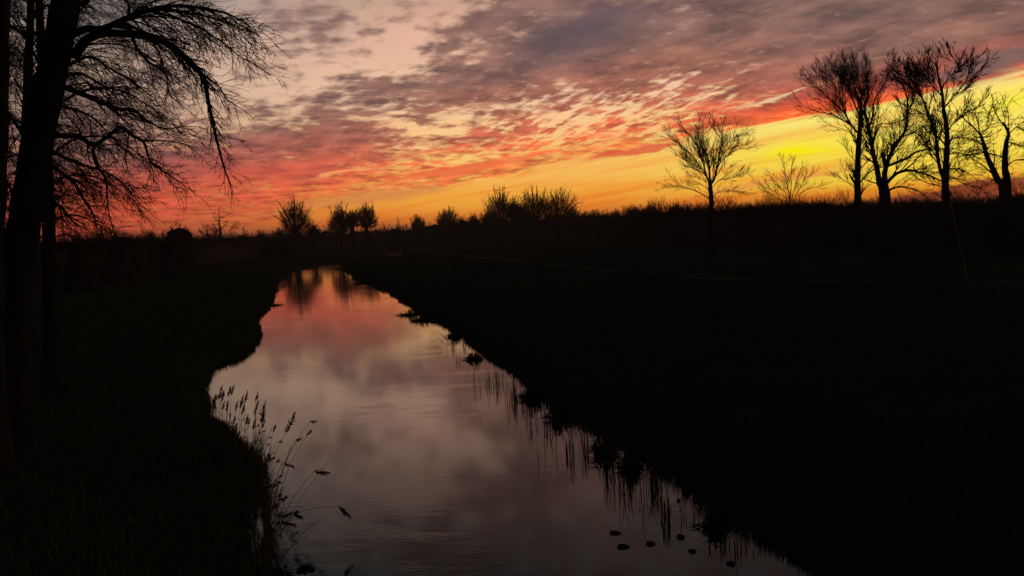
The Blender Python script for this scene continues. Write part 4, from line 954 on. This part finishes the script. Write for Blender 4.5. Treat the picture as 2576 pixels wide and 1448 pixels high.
for px, py, rx_, ry_, n_, lb in ((1545, 1340, .10, .05, 26, 'thin dark streak standing in for a seed-head reflection, leftmost of the patches off the near right bank'),
    (1568, 1374, .13, .07, 40, 'largest ragged dark patch standing in for a seed-head reflection off the near right bank'),
    (1637, 1367, .07, .055, 24, 'single compact dark patch standing in for a reflection, right of the largest one'),
    (1712, 1350, .05, .09, 20, 'narrow upright dark patch standing in for a reflection nearer the right bank'),
    (1742, 1386, .045, .05, 14, 'small dark patch standing in for a reflection below the narrow one'),
    (1706, 1258, .035, .03, 10, 'tiny dark speck standing in for a reflection farthest up along the near right bank'),
    (1838, 1418, .05, .07, 18, 'dark patch standing in for a reflection closest to the bottom of the right bank')):
    weed(px, py, rx_, ry_, .05, lb, n_, 'seed_head_reflection', 'water plant')  # dark mats laid on the water in place of seed-head reflections
for px, py, rx_, hg, lb in ((1146, 846, .5, .5, 'dark grass tussock overhanging the right bank beside the forked twig'), (1345, 1000, .35, .7, 'dark grass tussock at the step in the right bank'),
    (1408, 1054, .28, .6, 'dark grass tussock below the crooked dead stalks'), (1520, 1140, .3, .6, 'dark grass tussock behind the densest dead stalks'),
    (1585, 1180, .22, .45, 'dark grass tussock between the two lower stalk clumps'), (1800, 1325, .25, .4, 'low dark tussock near the bottom of the right bank')):
    weed(px, py, rx_, rx_ * .8, hg, lb, 130, 'grass_tussock', 'grass tussock')
# sticks caught in the river
def stick(pts, label):
    w = [(*onz(x, y, ZW), 0) for x, y in pts]; o0 = (w[0][0], w[0][1], ZW - .02); mb = MB(); L_ = len(w)
    mb.tube([(p[0], p[1], ZW - .02 + (.05 + .22 * sin(pi * i / (L_ - 1)) if i else 0)) for i, p in enumerate(w)], [.012 - .007 * i / (L_ - 1) for i in range(L_)], 4)
    tag(mb.build('twig', M_BARK, None, o0), label, 'twig')
stick([(1122, 852), (1110, 848), (1098, 840), (1090, 832)], 'thin forked twig sticking out of the water at the right bank')
stick([(1132, 868), (1122, 858), (1112, 850), (1102, 846)], 'second twig in the water just below the forked one')
stick([(1112, 884), (1104, 880), (1096, 874)], 'short bare twig floating free of the right bank')
stick([(1385, 1046), (1350, 1035), (1310, 1028)], 'thin bent stalk lying out from the right bank')
# pale seed heads on the dark meadow
for px, py, s, lb in ((1700, 838, 1.0, 'faint pale tuft of dry grass in the middle of the dark right meadow'), (1765, 790, .7, 'smaller faint pale tuft of dry grass farther up the right meadow'), (1850, 800, .6, 'faint dry tuft right of the other two on the meadow')):
    bx_, by_ = onz(px, py, 0); rt = empty('grass_tuft', (bx_, by_, gz(bx_, by_)), lb, 'grass tuft'); mb = MB()
    for k in range(40):
        a = rnd.uniform(0, 2 * pi); l_ = s * rnd.uniform(.4, .9); u = rnd.uniform(0, .4)
        mb.tube([(cos(a) * u * .3, sin(a) * u * .3, -.02), (cos(a) * u * .7, sin(a) * u * .7, l_ * .7), (cos(a) * (u + .15 * s), sin(a) * (u + .15 * s), l_ * .9)], [.008, .007, .003], 3)
    mb.build('blades', M_REED, rt)
